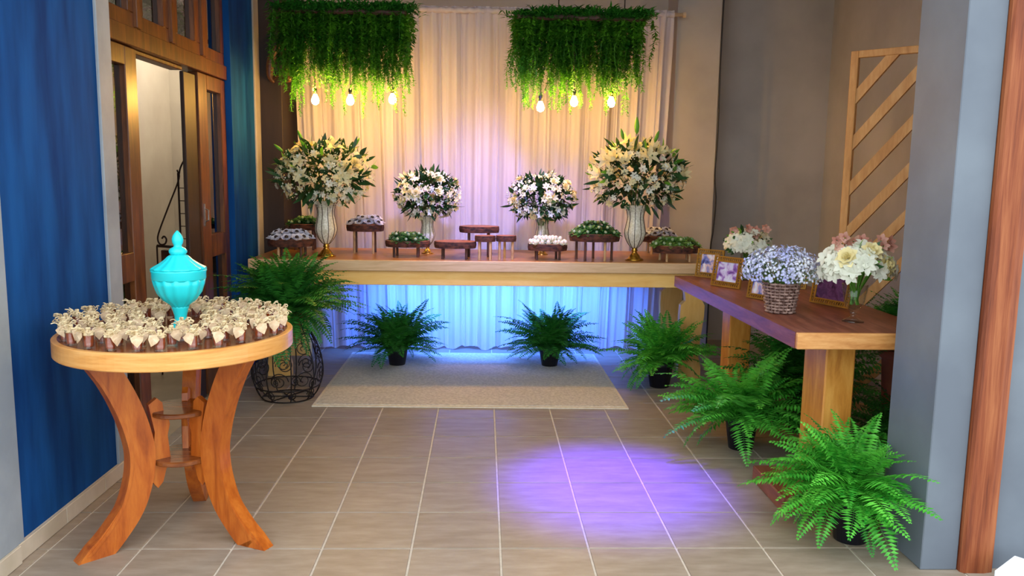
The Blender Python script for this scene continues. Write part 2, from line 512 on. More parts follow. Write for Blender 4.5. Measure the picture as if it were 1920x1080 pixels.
# inner room behind the door
struct(MB().box(-3.3, -3.1, 2.6, 8.6, 0, 2.95).build('wall_inner_side', M['inner_wall']))
struct(MB().box(-3.3, -1.88, 8.4, 8.6, 0, 2.95).build('wall_inner_end', M['inner_wall']))
struct(MB().box(-3.3, -1.9, 2.4, 2.6, 0, 2.95).build('wall_inner_near', M['inner_wall']))
struct(MB().box(-1.98, -1.87, 6.9, 8.5, 0, 2.95).build('wall_inner_return', M['inner_wall']))
struct(MB().box(-3.3, -1.66, 2.4, 8.6, -0.06, -0.002).build('floor_inner', M['inner_floor']))
struct(MB().box(-3.3, -1.87, 2.6, 8.5, 2.9, 2.95).build('ceiling_inner', M['inner_wall']))

# ---- double door with transom, in the left wall
door = sempty('door_1')
DX0, DX1 = -1.76, -1.70
def dbox(name, y0, y1, z0, z1, parent=None, x0=DX0, x1=DX1, mat='door_wood', ch=0.004):
    return MB().box(x0, x1, y0, y1, z0, z1, ch).build(name, M[mat], parent or door)
dbox('jamb', 3.80, 3.845, 0, 2.62, None, -1.80, -1.69)
dbox('jamb', 5.61, 5.655, 0, 2.62, None, -1.80, -1.69)
dbox('sliding_edge', 4.86, 5.055, 0, 1.96, None, -1.735, -1.712, 'dark_door_wood')
dbox('head_rail', 3.845, 5.61, 1.985, 2.075, None, -1.80, -1.685)
dbox('track', 4.19, 4.87, 1.962, 1.984, None, -1.79, -1.72, 'door_wood')
def leaf(y0, y1, ys0, ys1, name):
    lf = MB()
    lf.box(DX0, DX1, y0, ys0, 0.015, 1.98, 0.004)
    lf.box(DX0, DX1, ys1, y1, 0.015, 1.98, 0.004)
    lf.box(DX0, DX1, ys0, ys1, 1.89, 1.98, 0.003)
    lf.box(DX0, DX1, ys0, ys1, 0.86, 1.0, 0.003)
    lf.box(DX0, DX1, ys0, ys1, 0.015, 0.2, 0.003)
    lo = lf.build('door_leaf', M['door_wood'], door)
    MB().box(-1.733, -1.728, ys0, ys1, 1.0, 1.89).build('pane', M['pane'], lo)
    MB().box(-1.733, -1.728, ys0, ys1, 0.2, 0.86).build('pane', M['pane'], lo)
    return lo
leaf(3.845, 4.19, 3.86, 4.06, 'sidelight')
lf = leaf(5.06, 5.61, 5.22, 5.49, 'right')
hd = MB().box(-1.70, -1.694, 5.085, 5.105, 1.06, 1.2, 0.002)
hd.tube([(-1.697, 5.095, 1.09), (-1.675, 5.095, 1.10), (-1.675, 5.095, 1.16), (-1.697, 5.095, 1.17)], 0.005, 6)
hd.build('handle', M['chrome'], lf)
win = sempty('window_1')
def wbox(name, y0, y1, z0, z1, x0=DX0, x1=DX1, mat='door_wood'):
    return MB().box(x0, x1, y0, y1, z0, z1, 0.004).build(name, M[mat], win)
panes = [(3.90, 4.12), (4.30, 4.56), (4.77, 5.04), (5.27, 5.52)]
wbox('sill_rail', 3.845, 5.61, 2.075, 2.15)
wbox('top_rail', 3.845, 5.61, 2.52, 2.62)
e = [3.845]
for a, b in panes:
    e += [a, b]
e.append(5.61)
for k in range(0, len(e), 2):
    wbox('mullion', e[k], e[k + 1], 2.15, 2.52)
    if e[k + 1] - e[k] > 0.1:
        m_ = (e[k] + e[k + 1]) / 2
        wbox('mullion_bead', m_ - 0.03, m_ + 0.03, 2.08, 2.55, DX1 - 0.01, DX1 + 0.018)
for a, b in panes:
    wbox('pane', a, b, 2.15, 2.52, -1.733, -1.728, 'pane')

# unseen globe lamp, added to brighten the inner room
lamp = thing('added_globe', 'unseen white globe added to light the room behind the open door', 'added lamp', (-2.3, 7.6, 2.57))
MB().lathe([(0.05, 0.33), (0.05, 0.30), (0.015, 0.29), (0.015, 0.2)], 12).build('canopy', M['brass'], lamp, True)
MB().lathe([(0.02, 0.2), (0.09, 0.15), (0.12, 0.06), (0.1, -0.03), (0.04, -0.08), (0.005, -0.085)], 16).build('globe', emit('globe_glow', (1, 0.88, 0.72, 1), 32), lamp, True)

# ---- curtain backdrop and rod
CY = 6.5
rod = thing('curtain_rod', 'pale wooden rod carrying the sheer white backdrop', 'curtain rod', (0, CY, 2.635))
MB().tube([(-1.5, 0, 0), (1.52, 0, 0)], 0.014, 10).build('pole', M['rod'], rod, True)
MB().lathe([(0.02, 0), (0.02, 0.02)], 10).xform(Matrix.Translation((1.52, 0, 0)) @ Matrix.Rotation(R(90), 4, 'Y')).build('end_cap', M['rod'], rod)
for x in (-1.3, 1.3):
    MB().box(x - 0.01, x + 0.01, 0, 0.45, -0.012, 0.012).build('bracket', M['rod'], rod)
curt = thing('backdrop_curtain', 'sheer white voile backdrop hanging in soft folds behind the long table', 'curtain', (0, CY, 0))
def panel(x0, x1, yo, seed, name='voile_panel'):
    rnd = random.Random(seed)
    nx, nz = 200, 26
    ph = [(rnd.uniform(0, 6.28), rnd.uniform(0.9, 1.1)) for _ in range(5)]
    mb = MB(); vs = []
    for k in range(nz + 1):
        h = k / nz
        z = 0.006 + 2.66 * h
        tp = 1 - 0.055 * (1 - h) ** 1.2
        for i in range(nx + 1):
            s = i / nx
            x = (x0 + (x1 - x0) * s)
            L = x1 - x0
            top = max(0, (h - 0.94) / 0.06)
            a = 0.024 * (1 - 0.75 * top)
            y = a * math.sin(2 * math.pi * s * L / 0.20 * ph[0][1] + ph[0][0] + 0.9 * math.sin(h * 2.0 + ph[3][0]))
            y += 0.010 * math.sin(2 * math.pi * s * L / 0.073 * ph[1][1] + ph[1][0] + 0.6 * h)
            y += 0.003 * math.sin(2 * math.pi * s * L / 0.031 * ph[2][1] + ph[2][0])
            dx = 0.012 * math.sin(2 * math.pi * s * L / 0.155 + ph[4][0] + h * 1.4) * (1 - top)
            zz = z + (0.02 * (math.sin(s * L * 19 + seed) + math.sin(s * L * 47)) * 0.5 + 0.012 if k == 0 else 0)
            if k == 0:
                zz = max(zz, 0.003)
            vs.append((x * tp + dx, yo + y, zz))
    fs = []
    for k in range(nz):
        for i in range(nx):
            a = k * (nx + 1) + i
            fs.append((a, a + 1, a + nx + 2, a + nx + 1))
    mb.add(vs, fs)
    return mb.build(name, M['voile'], curt, True)
panel(-1.47, -0.72, 0.0, 1)
panel(-0.76, -0.05, 0.018, 2)
panel(-0.07, 0.43, 0.0, 3)
panel(0.41, 1.0, 0.015, 4)
panel(0.99, 1.45, 0.0, 5)
hdr = MB()
vs, fs = [], []
for k in range(5):
    a = 2 * math.pi * k / 5
    for i in range(301):
        x = -1.47 + 2.92 * i / 300
        vs.append((x, 0.024 * math.cos(a) + 0.004 * math.sin(x * 120), 2.635 + 0.024 * math.sin(a) + 0.003 * math.sin(x * 90)))
for k in range(5):
    for i in range(300):
        fs.append((k * 301 + i, k * 301 + i + 1, ((k + 1) % 5) * 301 + i + 1, ((k + 1) % 5) * 301 + i))
hdr.add(vs, fs).build('rod_pocket', M['voile'], curt, True)

# ------------------------------------------------------------------ violet spot and blue bar, plus an added lavender spot
def par_can(loc, target, color, power, size, blend, label):
    t = thing('stage_spotlight', label, 'spotlight', loc)
    q = facing(Vector(target) - Vector(loc))
    MB().lathe([(0.05, -0.16), (0.065, -0.1), (0.065, 0.0), (0.06, 0.0), (0.055, -0.06)], 16).xform(q.to_matrix().to_4x4()).build('housing', M['black_plastic'], t, True)
    h = CEIL - loc[2]
    MB().tube([(0.085, 0, -0.06), (0.085, 0, h * 0.6), (0, 0, h), (-0.085, 0, h * 0.6), (-0.085, 0, -0.06)], 0.008, 6).build('yoke', M['black_plastic'], t)
    ld = bpy.data.lights.new('spot_beam', 'SPOT')
    ld.color = color; ld.energy = power; ld.spot_size = size; ld.spot_blend = blend; ld.shadow_soft_size = 0.12
    lo = bpy.data.objects.new('spot_beam', ld); col.objects.link(lo)
    lo.parent = t
    lo.rotation_mode = 'QUATERNION'; lo.rotation_quaternion = (-(Vector(target) - Vector(loc))).to_track_quat('Z', 'Y')
    lo.location = q @ Vector((0, 0, 0.02))
par_can((0.62, 4.7, 2.75), (0.60, 3.62, 0), (0.08, 0.02, 1.0), 1700, R(24), 0.9, 'black ceiling spotlight throwing a violet pool on the tiled floor')
par_can((0.1, 4.3, 2.75), (0.05, 6.5, 0.72), (0.36, 0.34, 1.0), 330, R(48), 1.0, 'unseen black spotlight added to wash the backdrop in lavender')  # invented second spotlight, there to tint and brighten the curtain
bar = thing('lighting_bar', 'blue lighting bar fixed under the long table top', 'light bar', (0.1, 6.08, 0.72))
MB().box(-0.97, 0.97, -0.025, 0.02, -0.03, 0.08, 0.004).build('housing', M['black_plastic'], bar)
ld = bpy.data.lights.new('bar_light', 'AREA')
ld.shape = 'RECTANGLE'; ld.size = 1.9; ld.size_y = 0.04; ld.color = (0.05, 0.20, 1.0); ld.energy = 30; ld.spread = R(115)
lo = bpy.data.objects.new('bar_light', ld); col.objects.link(lo); lo.parent = bar
lo.location = (0, 0.03, -0.035)
lo.rotation_euler = (R(90 - 50), 0, 0)

# ------------------------------------------------------------------ long table against the backdrop
TZ = 0.82
lt = thing('long_table', 'long pale wooden table with brown top and scalloped board legs before the backdrop', 'table', (0, 0, 0))
MB().box(-1.56, 1.62, 5.535, 6.40, TZ - 0.035, TZ, 0.004).build('table_top', M['table_top'], lt)
MB().box(-1.565, 1.625, 5.51, 5.535, TZ - 0.072, TZ, 0.004).build('front_edge', M['table_edge'], lt)
MB().box(-1.48, 1.54, 5.55, 5.585, TZ - 0.172, TZ - 0.073, 0.003).build('apron', M['pale_wood'], lt)
MB().box(-1.48, 1.54, 6.32, 6.35, TZ - 0.172, TZ - 0.036, 0.003).build('apron', M['pale_wood'], lt)
for x in (-1.48, 1.51):
    MB().box(x, x + 0.03, 5.586, 6.319, TZ - 0.172, TZ - 0.036, 0.003).build('end_apron', M['pale_wood'], lt)
prof = [(0.0, 0.648), (0.0, 0.60), (-0.012, 0.55), (-0.03, 0.52), (-0.028, 0.44), (-0.012, 0.3), (0.0, 0.16), (-0.02, 0.08), (-0.02, 0.0)]
def leg_outline(cx, hw):
    right = [(cx + hw + a * 0.0 + (0.0 if i < 1 else -a), z) for i, (a, z) in enumerate(prof)]
    left = []
    for i, (a, z) in enumerate(prof):
        notch = 0.04 * math.exp(-((z - 0.57) / 0.035) ** 2)
        left.append((cx - hw + a * 0.4 + notch, z))
    return left[::-1] + right
for x in (-1.40, 1.45):
    for y in (5.60, 6.24):
        MB().prism(leg_outline(x, 0.065), y, y + 0.06, 'xz').build('leg', M['leg_wood'], lt)

# ------------------------------------------------------------------ rustic table on the right
RZ = 0.79
rt_ = thing('rustic_table', 'thick rustic wooden slab table on two square posts beside the grey pillar', 'table', (0, 0, 0))
MB().prism([(1.26, 3.215), (1.88, 3.215), (1.88, 5.08), (1.20, 5.07)], RZ - 0.066, RZ, 'xy').build('slab_top', M['rustic_top'], rt_)
MB().box(1.262, 1.88, 3.193, 3.215, RZ - 0.066, RZ, 0.003).build('end_board', M['rustic_end'], rt_)
for y0, y1 in ((3.42, 3.66), (4.80, 4.96)):
    MB().box(1.482, 1.612, y0, y1, 0.072, RZ - 0.066, 0.006).build('leg', M['rustic_leg'], rt_)
for y0, y1 in ((3.27, 3.66), (4.72, 5.02)):
    MB().box(1.272, 1.84, y0, y1, 0.0, 0.072, 0.005).build('foot_board', M['rustic_top'], rt_)

# ------------------------------------------------------------------ round table
RC = Vector((-1.16, 3.125, 0))
RTZ = 0.797
rd = thing('round_table', 'round orange wooden table with three bowed legs and two small shelves', 'table', RC)
rr_ = 0.424
MB().lathe([(0.0, -0.03), (rr_ - 0.02, -0.03), (rr_ - 0.02, -0.001), (0.0, -0.001)], 64, (0, 0, RTZ), cap=False).build('table_top', M['round_top'], rd)
MB().lathe([(rr_ - 0.02, -0.064), (rr_ - 0.004, -0.064), (rr_, -0.060), (rr_, -0.003), (rr_ - 0.004, 0.0), (rr_ - 0.02, 0.0), (rr_ - 0.02, -0.064)], 96, (0, 0, RTZ), cap=False).build('rim', M['rim_wood'], rd)
legc = smoothed([(0.305, 0, 0.733), (0.245, 0, 0.63), (0.198, 0, 0.52), (0.170, 0, 0.42), (0.160, 0, 0.34), (0.172, 0, 0.25), (0.21, 0, 0.15), (0.282, 0, 0.06), (0.348, 0, 0.0)], 6)
def bent(pts, hw, ht):
    vs, fs = [], []
    k = len(pts)
    for i, p in enumerate(pts):
        a = pts[max(0, i - 1)]; b = pts[min(k - 1, i + 1)]
        t = (b - a).normalized(); nrm = Vector((t.z, 0, -t.x))
        if i == 0: nrm = Vector((-1.25, 0, 0))
        if i == k - 1: nrm = Vector((-1.3, 0, 0))
        for sy, sn in ((-1, -1), (1, -1), (1, 1), (-1, 1)):
            vs.append(p + Vector((0, sy * hw, 0)) + nrm * sn * ht)
    for i in range(k - 1):
        for j in range(4):
            fs.append((i * 4 + j, i * 4 + (j + 1) % 4, i * 4 + 4 + (j + 1) % 4, i * 4 + 4 + j))
    fs += [(0, 1, 2, 3), tuple((k - 1) * 4 + j for j in (3, 2, 1, 0))]
    return vs, fs
for an in (-135, -25, 98):
    rot = Matrix.Rotation(R(an), 4, 'Z')
    mb = MB(); mb.add(*bent(legc, 0.026, 0.045)); mb.xform(rot)
    lg = mb.build('leg', M['orange_wood'], rd)
    mb = MB(); mb.add(*bent([p + Vector((0.044, 0, 0)) for p in legc[1:-2]], 0.0285, 0.006)); mb.xform(rot)
    mb.build('edge_strip', M['orange_wood'], lg)
    web = [(0.128, 0.53), (0.095, 0.55), (0.075, 0.53), (0.072, 0.50), (0.055, 0.48), (0.05, 0.44), (0.06, 0.40), (0.055, 0.34), (0.05, 0.29), (0.07, 0.27), (0.085, 0.22), (0.105, 0.20), (0.14, 0.25), (0.118, 0.34), (0.108, 0.42)]
    MB().prism(web, -0.011, 0.011, 'xz').xform(rot).build('bracket', M['orange_wood'], rd)
for z in (0.478, 0.292):
    MB().lathe([(0.0, 0), (0.112, 0), (0.116, 0.004), (0.116, 0.016), (0.112, 0.02), (0.0, 0.02)], 40, (0, 0, z), cap=False).build('shelf', M['round_top'], rd)

# turquoise urn
ur = thing('lidded_urn', 'turquoise fluted glass urn with pointed lid in the middle of the round table', 'urn', (-1.146, 3.125, RTZ))
fl_ = lambda a, i: 1 + 0.028 * math.cos(14 * a)
MB().lathe([(0.05, 0.0), (0.05, 0.008), (0.03, 0.02), (0.022, 0.04), (0.022, 0.055), (0.03, 0.085), (0.032, 0.09), (0.03, 0.095)], 28).build('foot', M['turquoise'], ur, True)
MB().lathe([(0.03, 0.09), (0.036, 0.10), (0.06, 0.118), (0.079, 0.145), (0.089, 0.175), (0.094, 0.20)], 84, mod=fl_).build('bowl', M['turquoise'], ur, True)
MB().lathe([(0.094, 0.196), (0.097, 0.20), (0.097, 0.222), (0.1, 0.228), (0.1, 0.233), (0.094, 0.236)], 56).build('rim', M['turquoise'], ur, True)
ld_ = MB().lathe([(0.099, 0.236), (0.095, 0.241), (0.072, 0.254), (0.05, 0.270), (0.036, 0.284), (0.026, 0.290)], 84, mod=fl_).build('lid', M['turquoise'], ur, True)
MB().lathe([(0.026, 0.289), (0.032, 0.296), (0.033, 0.304), (0.027, 0.313), (0.016, 0.318), (0.014, 0.324), (0.019, 0.334), (0.021, 0.346), (0.017, 0.360), (0.009, 0.372), (0.001, 0.380)], 24).build('finial', M['turquoise'], ld_, True)

# party favours: little cups with burlap leaf and raffia bow
cupm = MB().lathe([(0.013, 0.0), (0.0185, 0.001), (0.0185, 0.003), (0.0155, 0.005), (0.020, 0.056), (0.0208, 0.056), (0.0165, 0.004)], 14, cap=False).mesh('cup', M['cup'], True)
fillm = MB().lathe([(0.0135, 0.007), (0.0145, 0.012), (0.0180, 0.050), (0.015, 0.054), (0.0, 0.056)], 14).mesh('filling', M['caramel'], True)
def favour_bow(seed):
    rnd = random.Random(seed); mb = MB()
    mb.lathe([(0.0205, 0.036), (0.024, 0.04), (0.023, 0.047), (0.014, 0.052), (0.007, 0.056), (0.009, 0.064), (0.006, 0.068)], 10, cap=False, mod=lambda a, i: 1 + 0.12 * math.sin(5 * a + i))
    for k in range(11):
        a = rnd.uniform(-2.7, -0.4) if k < 7 else rnd.uniform(0, 6.28)
        r = rnd.uniform(0.03, 0.05); up = rnd.uniform(-0.006, 0.022)
        p0 = Vector((0.016 * math.cos(a), 0.016 * math.sin(a), 0.048))
        p1 = Vector((r * math.cos(a), r * math.sin(a), 0.048 + up))
        side = Vector((-math.sin(a), math.cos(a), 0)) * rnd.uniform(0.005, 0.014)
        if k % 2:
            pts = smoothed([p0, (p0 + p1) / 2 + side + Vector((0, 0, 0.012)), p1, (p0 + p1) / 2 - side, p0], 3)
        else:
            pts = smoothed([p0, (p0 + p1) / 2 + Vector((0, 0, 0.008)), p1], 3)
        mb.tube(pts, 0.0021, 3, cap=False)
    return mb.mesh('raffia_bow', M['raffia'])
bows = [favour_bow(s) for s in range(4)]
def tagmesh(tw):
    vs = [(0, 0, 0), (-0.019, -0.004, -0.011), (-0.015, -0.006, -0.024), (0, -0.003, -0.042), (0.016, -0.006, -0.023), (0.019, -0.004, -0.010), (0, -0.008, -0.016)]
    fs = [(0, 1, 6), (1, 2, 6), (2, 3, 6), (3, 4, 6), (4, 5, 6), (5, 0, 6)]
    mb = MB().add(vs, fs)
    back = [(x, y + 0.0015, z) for x, y, z in vs]
    mb.add(back, [f[::-1] for f in fs])
    mb.add([vs[i] for i in range(6)] + [back[i] for i in range(6)], [(i, (i + 1) % 6, 6 + (i + 1) % 6, 6 + i) for i in range(6)])
    mb.xform(Matrix.Translation((tw * 0.006, -0.024, 0.046)) @ Matrix.Rotation(R(-8), 4, 'X') @ Matrix.Rotation(tw, 4, 'Y'))
    return mb.mesh('leaf_tag', M['burlap'])
tags = [tagmesh(t) for t in (0, 0.35, -0.3)]
rings = [(0.383, 27, 0.05), (0.302, 21, 0.2), (0.222, 15, 0.1), (0.140, 9, 0.3)]
for rad, n, off in rings:
    for k in range(n):
        a = off + 2 * math.pi * k / n + random.uniform(-0.02, 0.02)
        r2 = rad + random.uniform(-0.008, 0.008)
        f = thing('favour_cup', 'small clear cup of brown sweet tied with raffia and burlap leaf on round table', 'party favour',
                  (RC.x + r2 * math.cos(a), RC.y + r2 * math.sin(a), RTZ), random.uniform(-0.6, 0.9), 'party favours on the round table')
        put('cup', cupm, f); put('filling', fillm, f)
        put('raffia_bow', random.choice(bows), f, loc=(0, 0, 0.014), scale=0.88, rot=(0, 0, random.uniform(-0.5, 0.5)))
        put('leaf_tag', random.choice(tags), f, loc=(0, 0.003, 0.012), scale=1.08, rot=(0, 0, random.uniform(-0.5, 0.5)))

# ------------------------------------------------------------------ rug
rg = thing('rug', 'cream woven rug lying on the tiles before the long table', 'rug', (0, 0, 0.0005))
MB().prism([(-1.0, 4.87), (0.875, 4.845), (0.865, 6.30), (-0.99, 6.32)], 0, 0.011, 'xy').build('pile', M['rug'], rg)
edge = [Vector(p) for p in ((-1.02, 4.842, 0.006), (0.893, 4.815, 0.006), (0.882, 6.33, 0.006), (-1.01, 6.35, 0.006))]
mb = MB()
for i in range(4):
    a, b = edge[i], edge[(i + 1) % 4]
    d = (b - a).normalized(); nrm = Vector((-d.y, d.x, 0))
    mb.add([a, b, b + nrm * 0.034 - d * 0.034, a + nrm * 0.034 + d * 0.034, a + Vector((0, 0, .007)), b + Vector((0, 0, .007)), b + nrm * 0.034 - d * 0.034 + Vector((0, 0, .007)), a + nrm * 0.034 + d * 0.034 + Vector((0, 0, .007))],
           [(0, 1, 2, 3), (4, 5, 6, 7), (0, 1, 5, 4), (2, 3, 7, 6), (1, 2, 6, 5), (3, 0, 4, 7)])
mb.xform(Matrix.Translation((0, 0, -0.0055))).build('border', M['rug_edge'], rg)

# ------------------------------------------------------------------ ferns
def frond(L, t0, t1, w, n=24, seed=0, mat='fern', curve=1.3):
    rnd = random.Random(seed); mb = MB()
    pts, p = [], Vector((0, 0, 0))
    ns = 30
    for i in range(ns + 1):
        pts.append(p.copy())
        th = R(t0 + (t1 - t0) * (i / ns) ** curve)
        p = p + Vector((math.sin(th), 0, math.cos(th))) * (L / ns)
    mb.tube([pts[i] for i in range(0, ns + 1, 3)], [0.0028 * (1 - 0.8 * i / 10) for i in range(11)], 3, cap=False)
    for k in range(n):
        s = 0.10 + 0.89 * k / (n - 1)
        x = s * ns; i = min(int(x), ns - 1); q = pts[i].lerp(pts[i + 1], x - i)
        t = (pts[min(i + 1, ns)] - pts[i]).normalized()
        up = Vector((-t.z, 0, t.x)); up = up if up.z > 0 else -up
        ln = w * min(1, 0.45 + s * 2.4) * (1 - max(0, (s - 0.4) / 0.6) ** 1.7 * 0.9) * rnd.uniform(0.85, 1.1)
        hwid = (L / n) * 0.46
        for sd in (-1, 1):
            d = (Vector((0, sd, 0)) * 1.0 + t * 0.22 - up * rnd.uniform(-0.15, 0.3)).normalized()
            tip = q + d * ln - Vector((0, 0, 0.10 * ln))
            mid = q + d * ln * 0.45
            mb.add([q, mid + t * hwid + up * 0.0015, tip, mid - t * hwid - up * 0.0015], [(0, 1, 2, 3)])
    me = mb.mesh('frond', M[mat], False)
    tip = [tuple(pp) for pp in pts]
    return me, tip
def frond_set(mat, wide):
    S = {'up': [], 'mid': [], 'out': [], 'droop': []}
    for i in range(3):
        S['up'].append(frond(1, 8 + 6 * i, 62 + 12 * i, wide, 26, i, mat))
        S['mid'].append(frond(1, 34 + 8 * i, 98 + 8 * i, wide, 26, 10 + i, mat))
        S['out'].append(frond(1, 58 + 7 * i, 112 + 8 * i, wide, 26, 20 + i, mat))
        S['droop'].append(frond(1, 62 + 8 * i, 160 + 6 * i, wide, 26, 30 + i, mat, 0.8))
    return S
FS = {'fern': frond_set('fern', 0.165), 'fern_dark': frond_set('fern_dark', 0.15)}
BLOCK = [(1.59, 3.3, 2.7, 3.09, 0, 3), (1.475, 1.62, 3.41, 3.67, 0, 0.8), (1.475, 1.62, 4.79, 4.97, 0, 0.8), (1.19, 1.89, 3.19, 5.09, 0.71, 0.80),
         (1.27, 1.845, 3.26, 3.67, 0, 0.08), (1.27, 1.845, 4.71, 5.03, 0, 0.08), (-1.9, -1.645, 0, 7, 0, 3), (-1.6, 1.63, 5.49, 6.41, 0.64, 0.83),
         (-2, 2, 6.44, 7, 0, 3), (1.37, 1.53, 5.59, 5.67, 0, .7), (1.37, 1.53, 6.23, 6.31, 0, .7), (2.88, 3.2, 2, 8, 0, 3), (1.8, 3, 6.98, 8, 0, 3), (-1.6, -0.72, 2.69, 3.56, 0.70, 0.9), (-1.48, -1.3, 5.58, 5.68, 0, .7)]
def hits(p):
    if p[2] < 0.012:
        return True
    return any(a < p[0] < b and c < p[1] < d and e_ < p[2] < f_ for a, b, c, d, e_, f_ in BLOCK)
def add_fronds(root, base, n, length, seed, kind='fern', mix=(0.26, 0.32, 0.30, 0.12), az=None, spread=0.03, extra=()):
    rnd = random.Random(seed)
    names = ('up', 'mid', 'out', 'droop'); made = 0; tries = 0
    while made < n and tries < n * 12:
        tries += 1
        cls = rnd.choices(names, mix)[0]
        me, pts = rnd.choice(FS[kind][cls])
        a = rnd.uniform(0, 2 * math.pi) if az is None else rnd.gauss(az, 1.0)
        L = length * rnd.uniform(0.72, 1.12) * {'up': 0.86, 'mid': 1.0, 'out': 1.0, 'droop': 0.95}[cls]
        o = Vector((rnd.gauss(0, spread), rnd.gauss(0, spread), 0))
        roll = rnd.uniform(-0.3, 0.3)
        rot = Matrix.Rotation(a, 4, 'Z') @ Matrix.Rotation(roll, 4, 'X')
        wp = [Vector(base) + o + (rot @ Vector(q)) * L for q in pts[6:]]
        if any(hits(q) for q in wp):
            continue
        put('frond', me, root, Vector(base) + o - root.location, (rot.to_euler()), L)
        made += 1
    for (cls, idx, a, L) in extra:
        me, pts = FS[kind][cls][idx]
        put('frond', me, root, Vector(base) - root.location, (0, 0, a), L)
def pot(root, r, h, mat='black_plastic', z=0):
    MB().lathe([(r * 0.72, 0), (r * 0.98, h * 0.86), (r * 1.06, h * 0.86), (r * 1.06, h), (r * 0.98, h), (r * 0.94, h * 0.9), (0.0, h * 0.88)], 20, (0, 0, z)).build('pot', M[mat], root, True)
def fern(loc, label, n, length, seed, kind='fern', ph=0.12, pr=0.09, mix=(0.26, 0.32, 0.30, 0.12), az=None, extra=()):
    t = thing('potted_fern', label, 'fern', loc, 0, 'boston ferns')
    pot(t, pr, ph)
    add_fronds(t, (loc[0], loc[1], loc[2] + ph * 0.95), n, length, seed, kind, mix, az, extra=extra)
    return t
fern((-0.62, 5.93, 0.012), 'green fern in black pot on left half of the cream rug', 120, 0.44, 3, 'fern_dark', 0.13, 0.08, (0.30, 0.30, 0.32, 0.08))
fern((0.50, 5.93, 0.012), 'green fern in black pot on right half of the cream rug', 120, 0.44, 4, 'fern_dark', 0.13, 0.08, (0.28, 0.28, 0.34, 0.10))
fern((1.20, 5.38, 0), 'green fern on the floor under the far end of the rustic table', 120, 0.44, 5, 'fern', 0.17, 0.09, (0.36, 0.28, 0.22, 0.14))
fern((1.36, 4.12, 0), 'green fern in black pot between the two rustic table legs', 105, 0.50, 6, 'fern', 0.17, 0.085, (0.26, 0.30, 0.30, 0.14))
fern((1.455, 3.03, 0), 'nearest green fern spilling over the foot board beside the grey pillar', 130, 0.39, 7, 'fern', 0.19, 0.085, (0.26, 0.26, 0.28, 0.20))
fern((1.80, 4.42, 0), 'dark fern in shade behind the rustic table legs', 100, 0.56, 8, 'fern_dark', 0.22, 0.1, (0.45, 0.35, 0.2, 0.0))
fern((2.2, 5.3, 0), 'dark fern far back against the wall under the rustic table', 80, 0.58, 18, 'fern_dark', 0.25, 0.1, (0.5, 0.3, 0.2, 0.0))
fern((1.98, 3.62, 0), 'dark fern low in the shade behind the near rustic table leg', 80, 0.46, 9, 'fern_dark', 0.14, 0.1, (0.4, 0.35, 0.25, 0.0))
t = thing('tall_planter_fern', 'dark green plant in tall planter rising behind the right edge of rustic table', 'fern', (2.06, 3.80, 0))
MB().lathe([(0.09, 0), (0.12, 0.02), (0.10, 0.05), (0.13, 0.55), (0.145, 0.56), (0.145, 0.60), (0.13, 0.60), (0.0, 0.57)], 24).build('planter', M['terracotta'], t, True)
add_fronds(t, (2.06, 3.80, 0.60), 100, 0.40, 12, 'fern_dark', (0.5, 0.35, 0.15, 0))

# fern in scrolled wire basket
wb = thing('wire_basket', 'black scrolled wire urn basket standing by the long table', 'basket', (-1.21, 5.06, 0))
bprof = [(0.155, 0.006), (0.185, 0.05), (0.212, 0.13), (0.215, 0.20), (0.20, 0.29), (0.165, 0.38), (0.125, 0.46), (0.115, 0.50)]
def ring(r, z, rad=0.004):
    return MB().tube([(r * math.cos(2 * math.pi * k / 36), r * math.sin(2 * math.pi * k / 36), z) for k in range(36)], rad, 5, closed=True)
for r, z in ((0.155, 0.006), (0.197, 0.085), (0.118, 0.50), (0.145, 0.42)):
    ring(r, z, 0.0045).build('ring', M['iron'], wb, True)
bs_ = smoothed([(r, 0, z) for r, z in bprof], 4)
def bsurf(z):
    for k in range(len(bs_) - 1):
        if bs_[k].z <= z <= bs_[k + 1].z:
            f_ = (z - bs_[k].z) / max(1e-6, bs_[k + 1].z - bs_[k].z)
            return bs_[k].x + f_ * (bs_[k + 1].x - bs_[k].x)
    return bs_[-1].x if z > 0.3 else bs_[0].x
ribm = MB().tube(bs_, 0.004, 5).mesh('rib', M['iron'], True)
def scrollmesh(z0, flip, sz):
    pts = []
    for k in range(28):
        th = k / 27 * 3.4 * math.pi
        rad = sz * (1 - 0.8 * k / 27)
        u = rad * math.cos(th) * flip; v = rad * math.sin(th)
        z = z0 + v; r = bsurf(z)
        pts.append((r * math.cos(u / 0.2), r * math.sin(u / 0.2), z))
    return MB().tube(pts, 0.0032, 4).mesh('scroll', M['iron'], True)
sm = [scrollmesh(0.15, 1, 0.055), scrollmesh(0.26, -1, 0.05), scrollmesh(0.37, 1, 0.042), scrollmesh(0.05, -1, 0.035)]
for k in range(9):
    a = 2 * math.pi * k / 9 + 0.15
    put('rib', ribm, wb, rot=(0, 0, a))
    for j, s in enumerate(sm):
        put('scroll', s, wb, rot=(0, 0, a + R(20) + 0.12 * j))
for a in (0, 1.05, 2.1):
    MB().tube([(-0.155 * math.cos(a), -0.155 * math.sin(a), 0.006), (0.155 * math.cos(a), 0.155 * math.sin(a), 0.006)], 0.004, 5).build('base_bar', M['iron'], wb)
bf = thing('basket_fern', 'lush fern in terracotta pot set in the black wire basket', 'fern', (-1.21, 5.06, 0.36))
pot(bf, 0.105, 0.19, 'terracotta')
add_fronds(bf, (-1.21, 5.06, 0.54), 175, 0.50, 21, 'fern_dark', (0.42, 0.32, 0.20, 0.06), extra=[('droop', 0, -1.2, 0.42), ('droop', 1, -1.35, 0.5), ('droop', 2, -0.9, 0.40), ('out', 0, -0.2, 0.45), ('out', 1, -0.35, 0.44)])

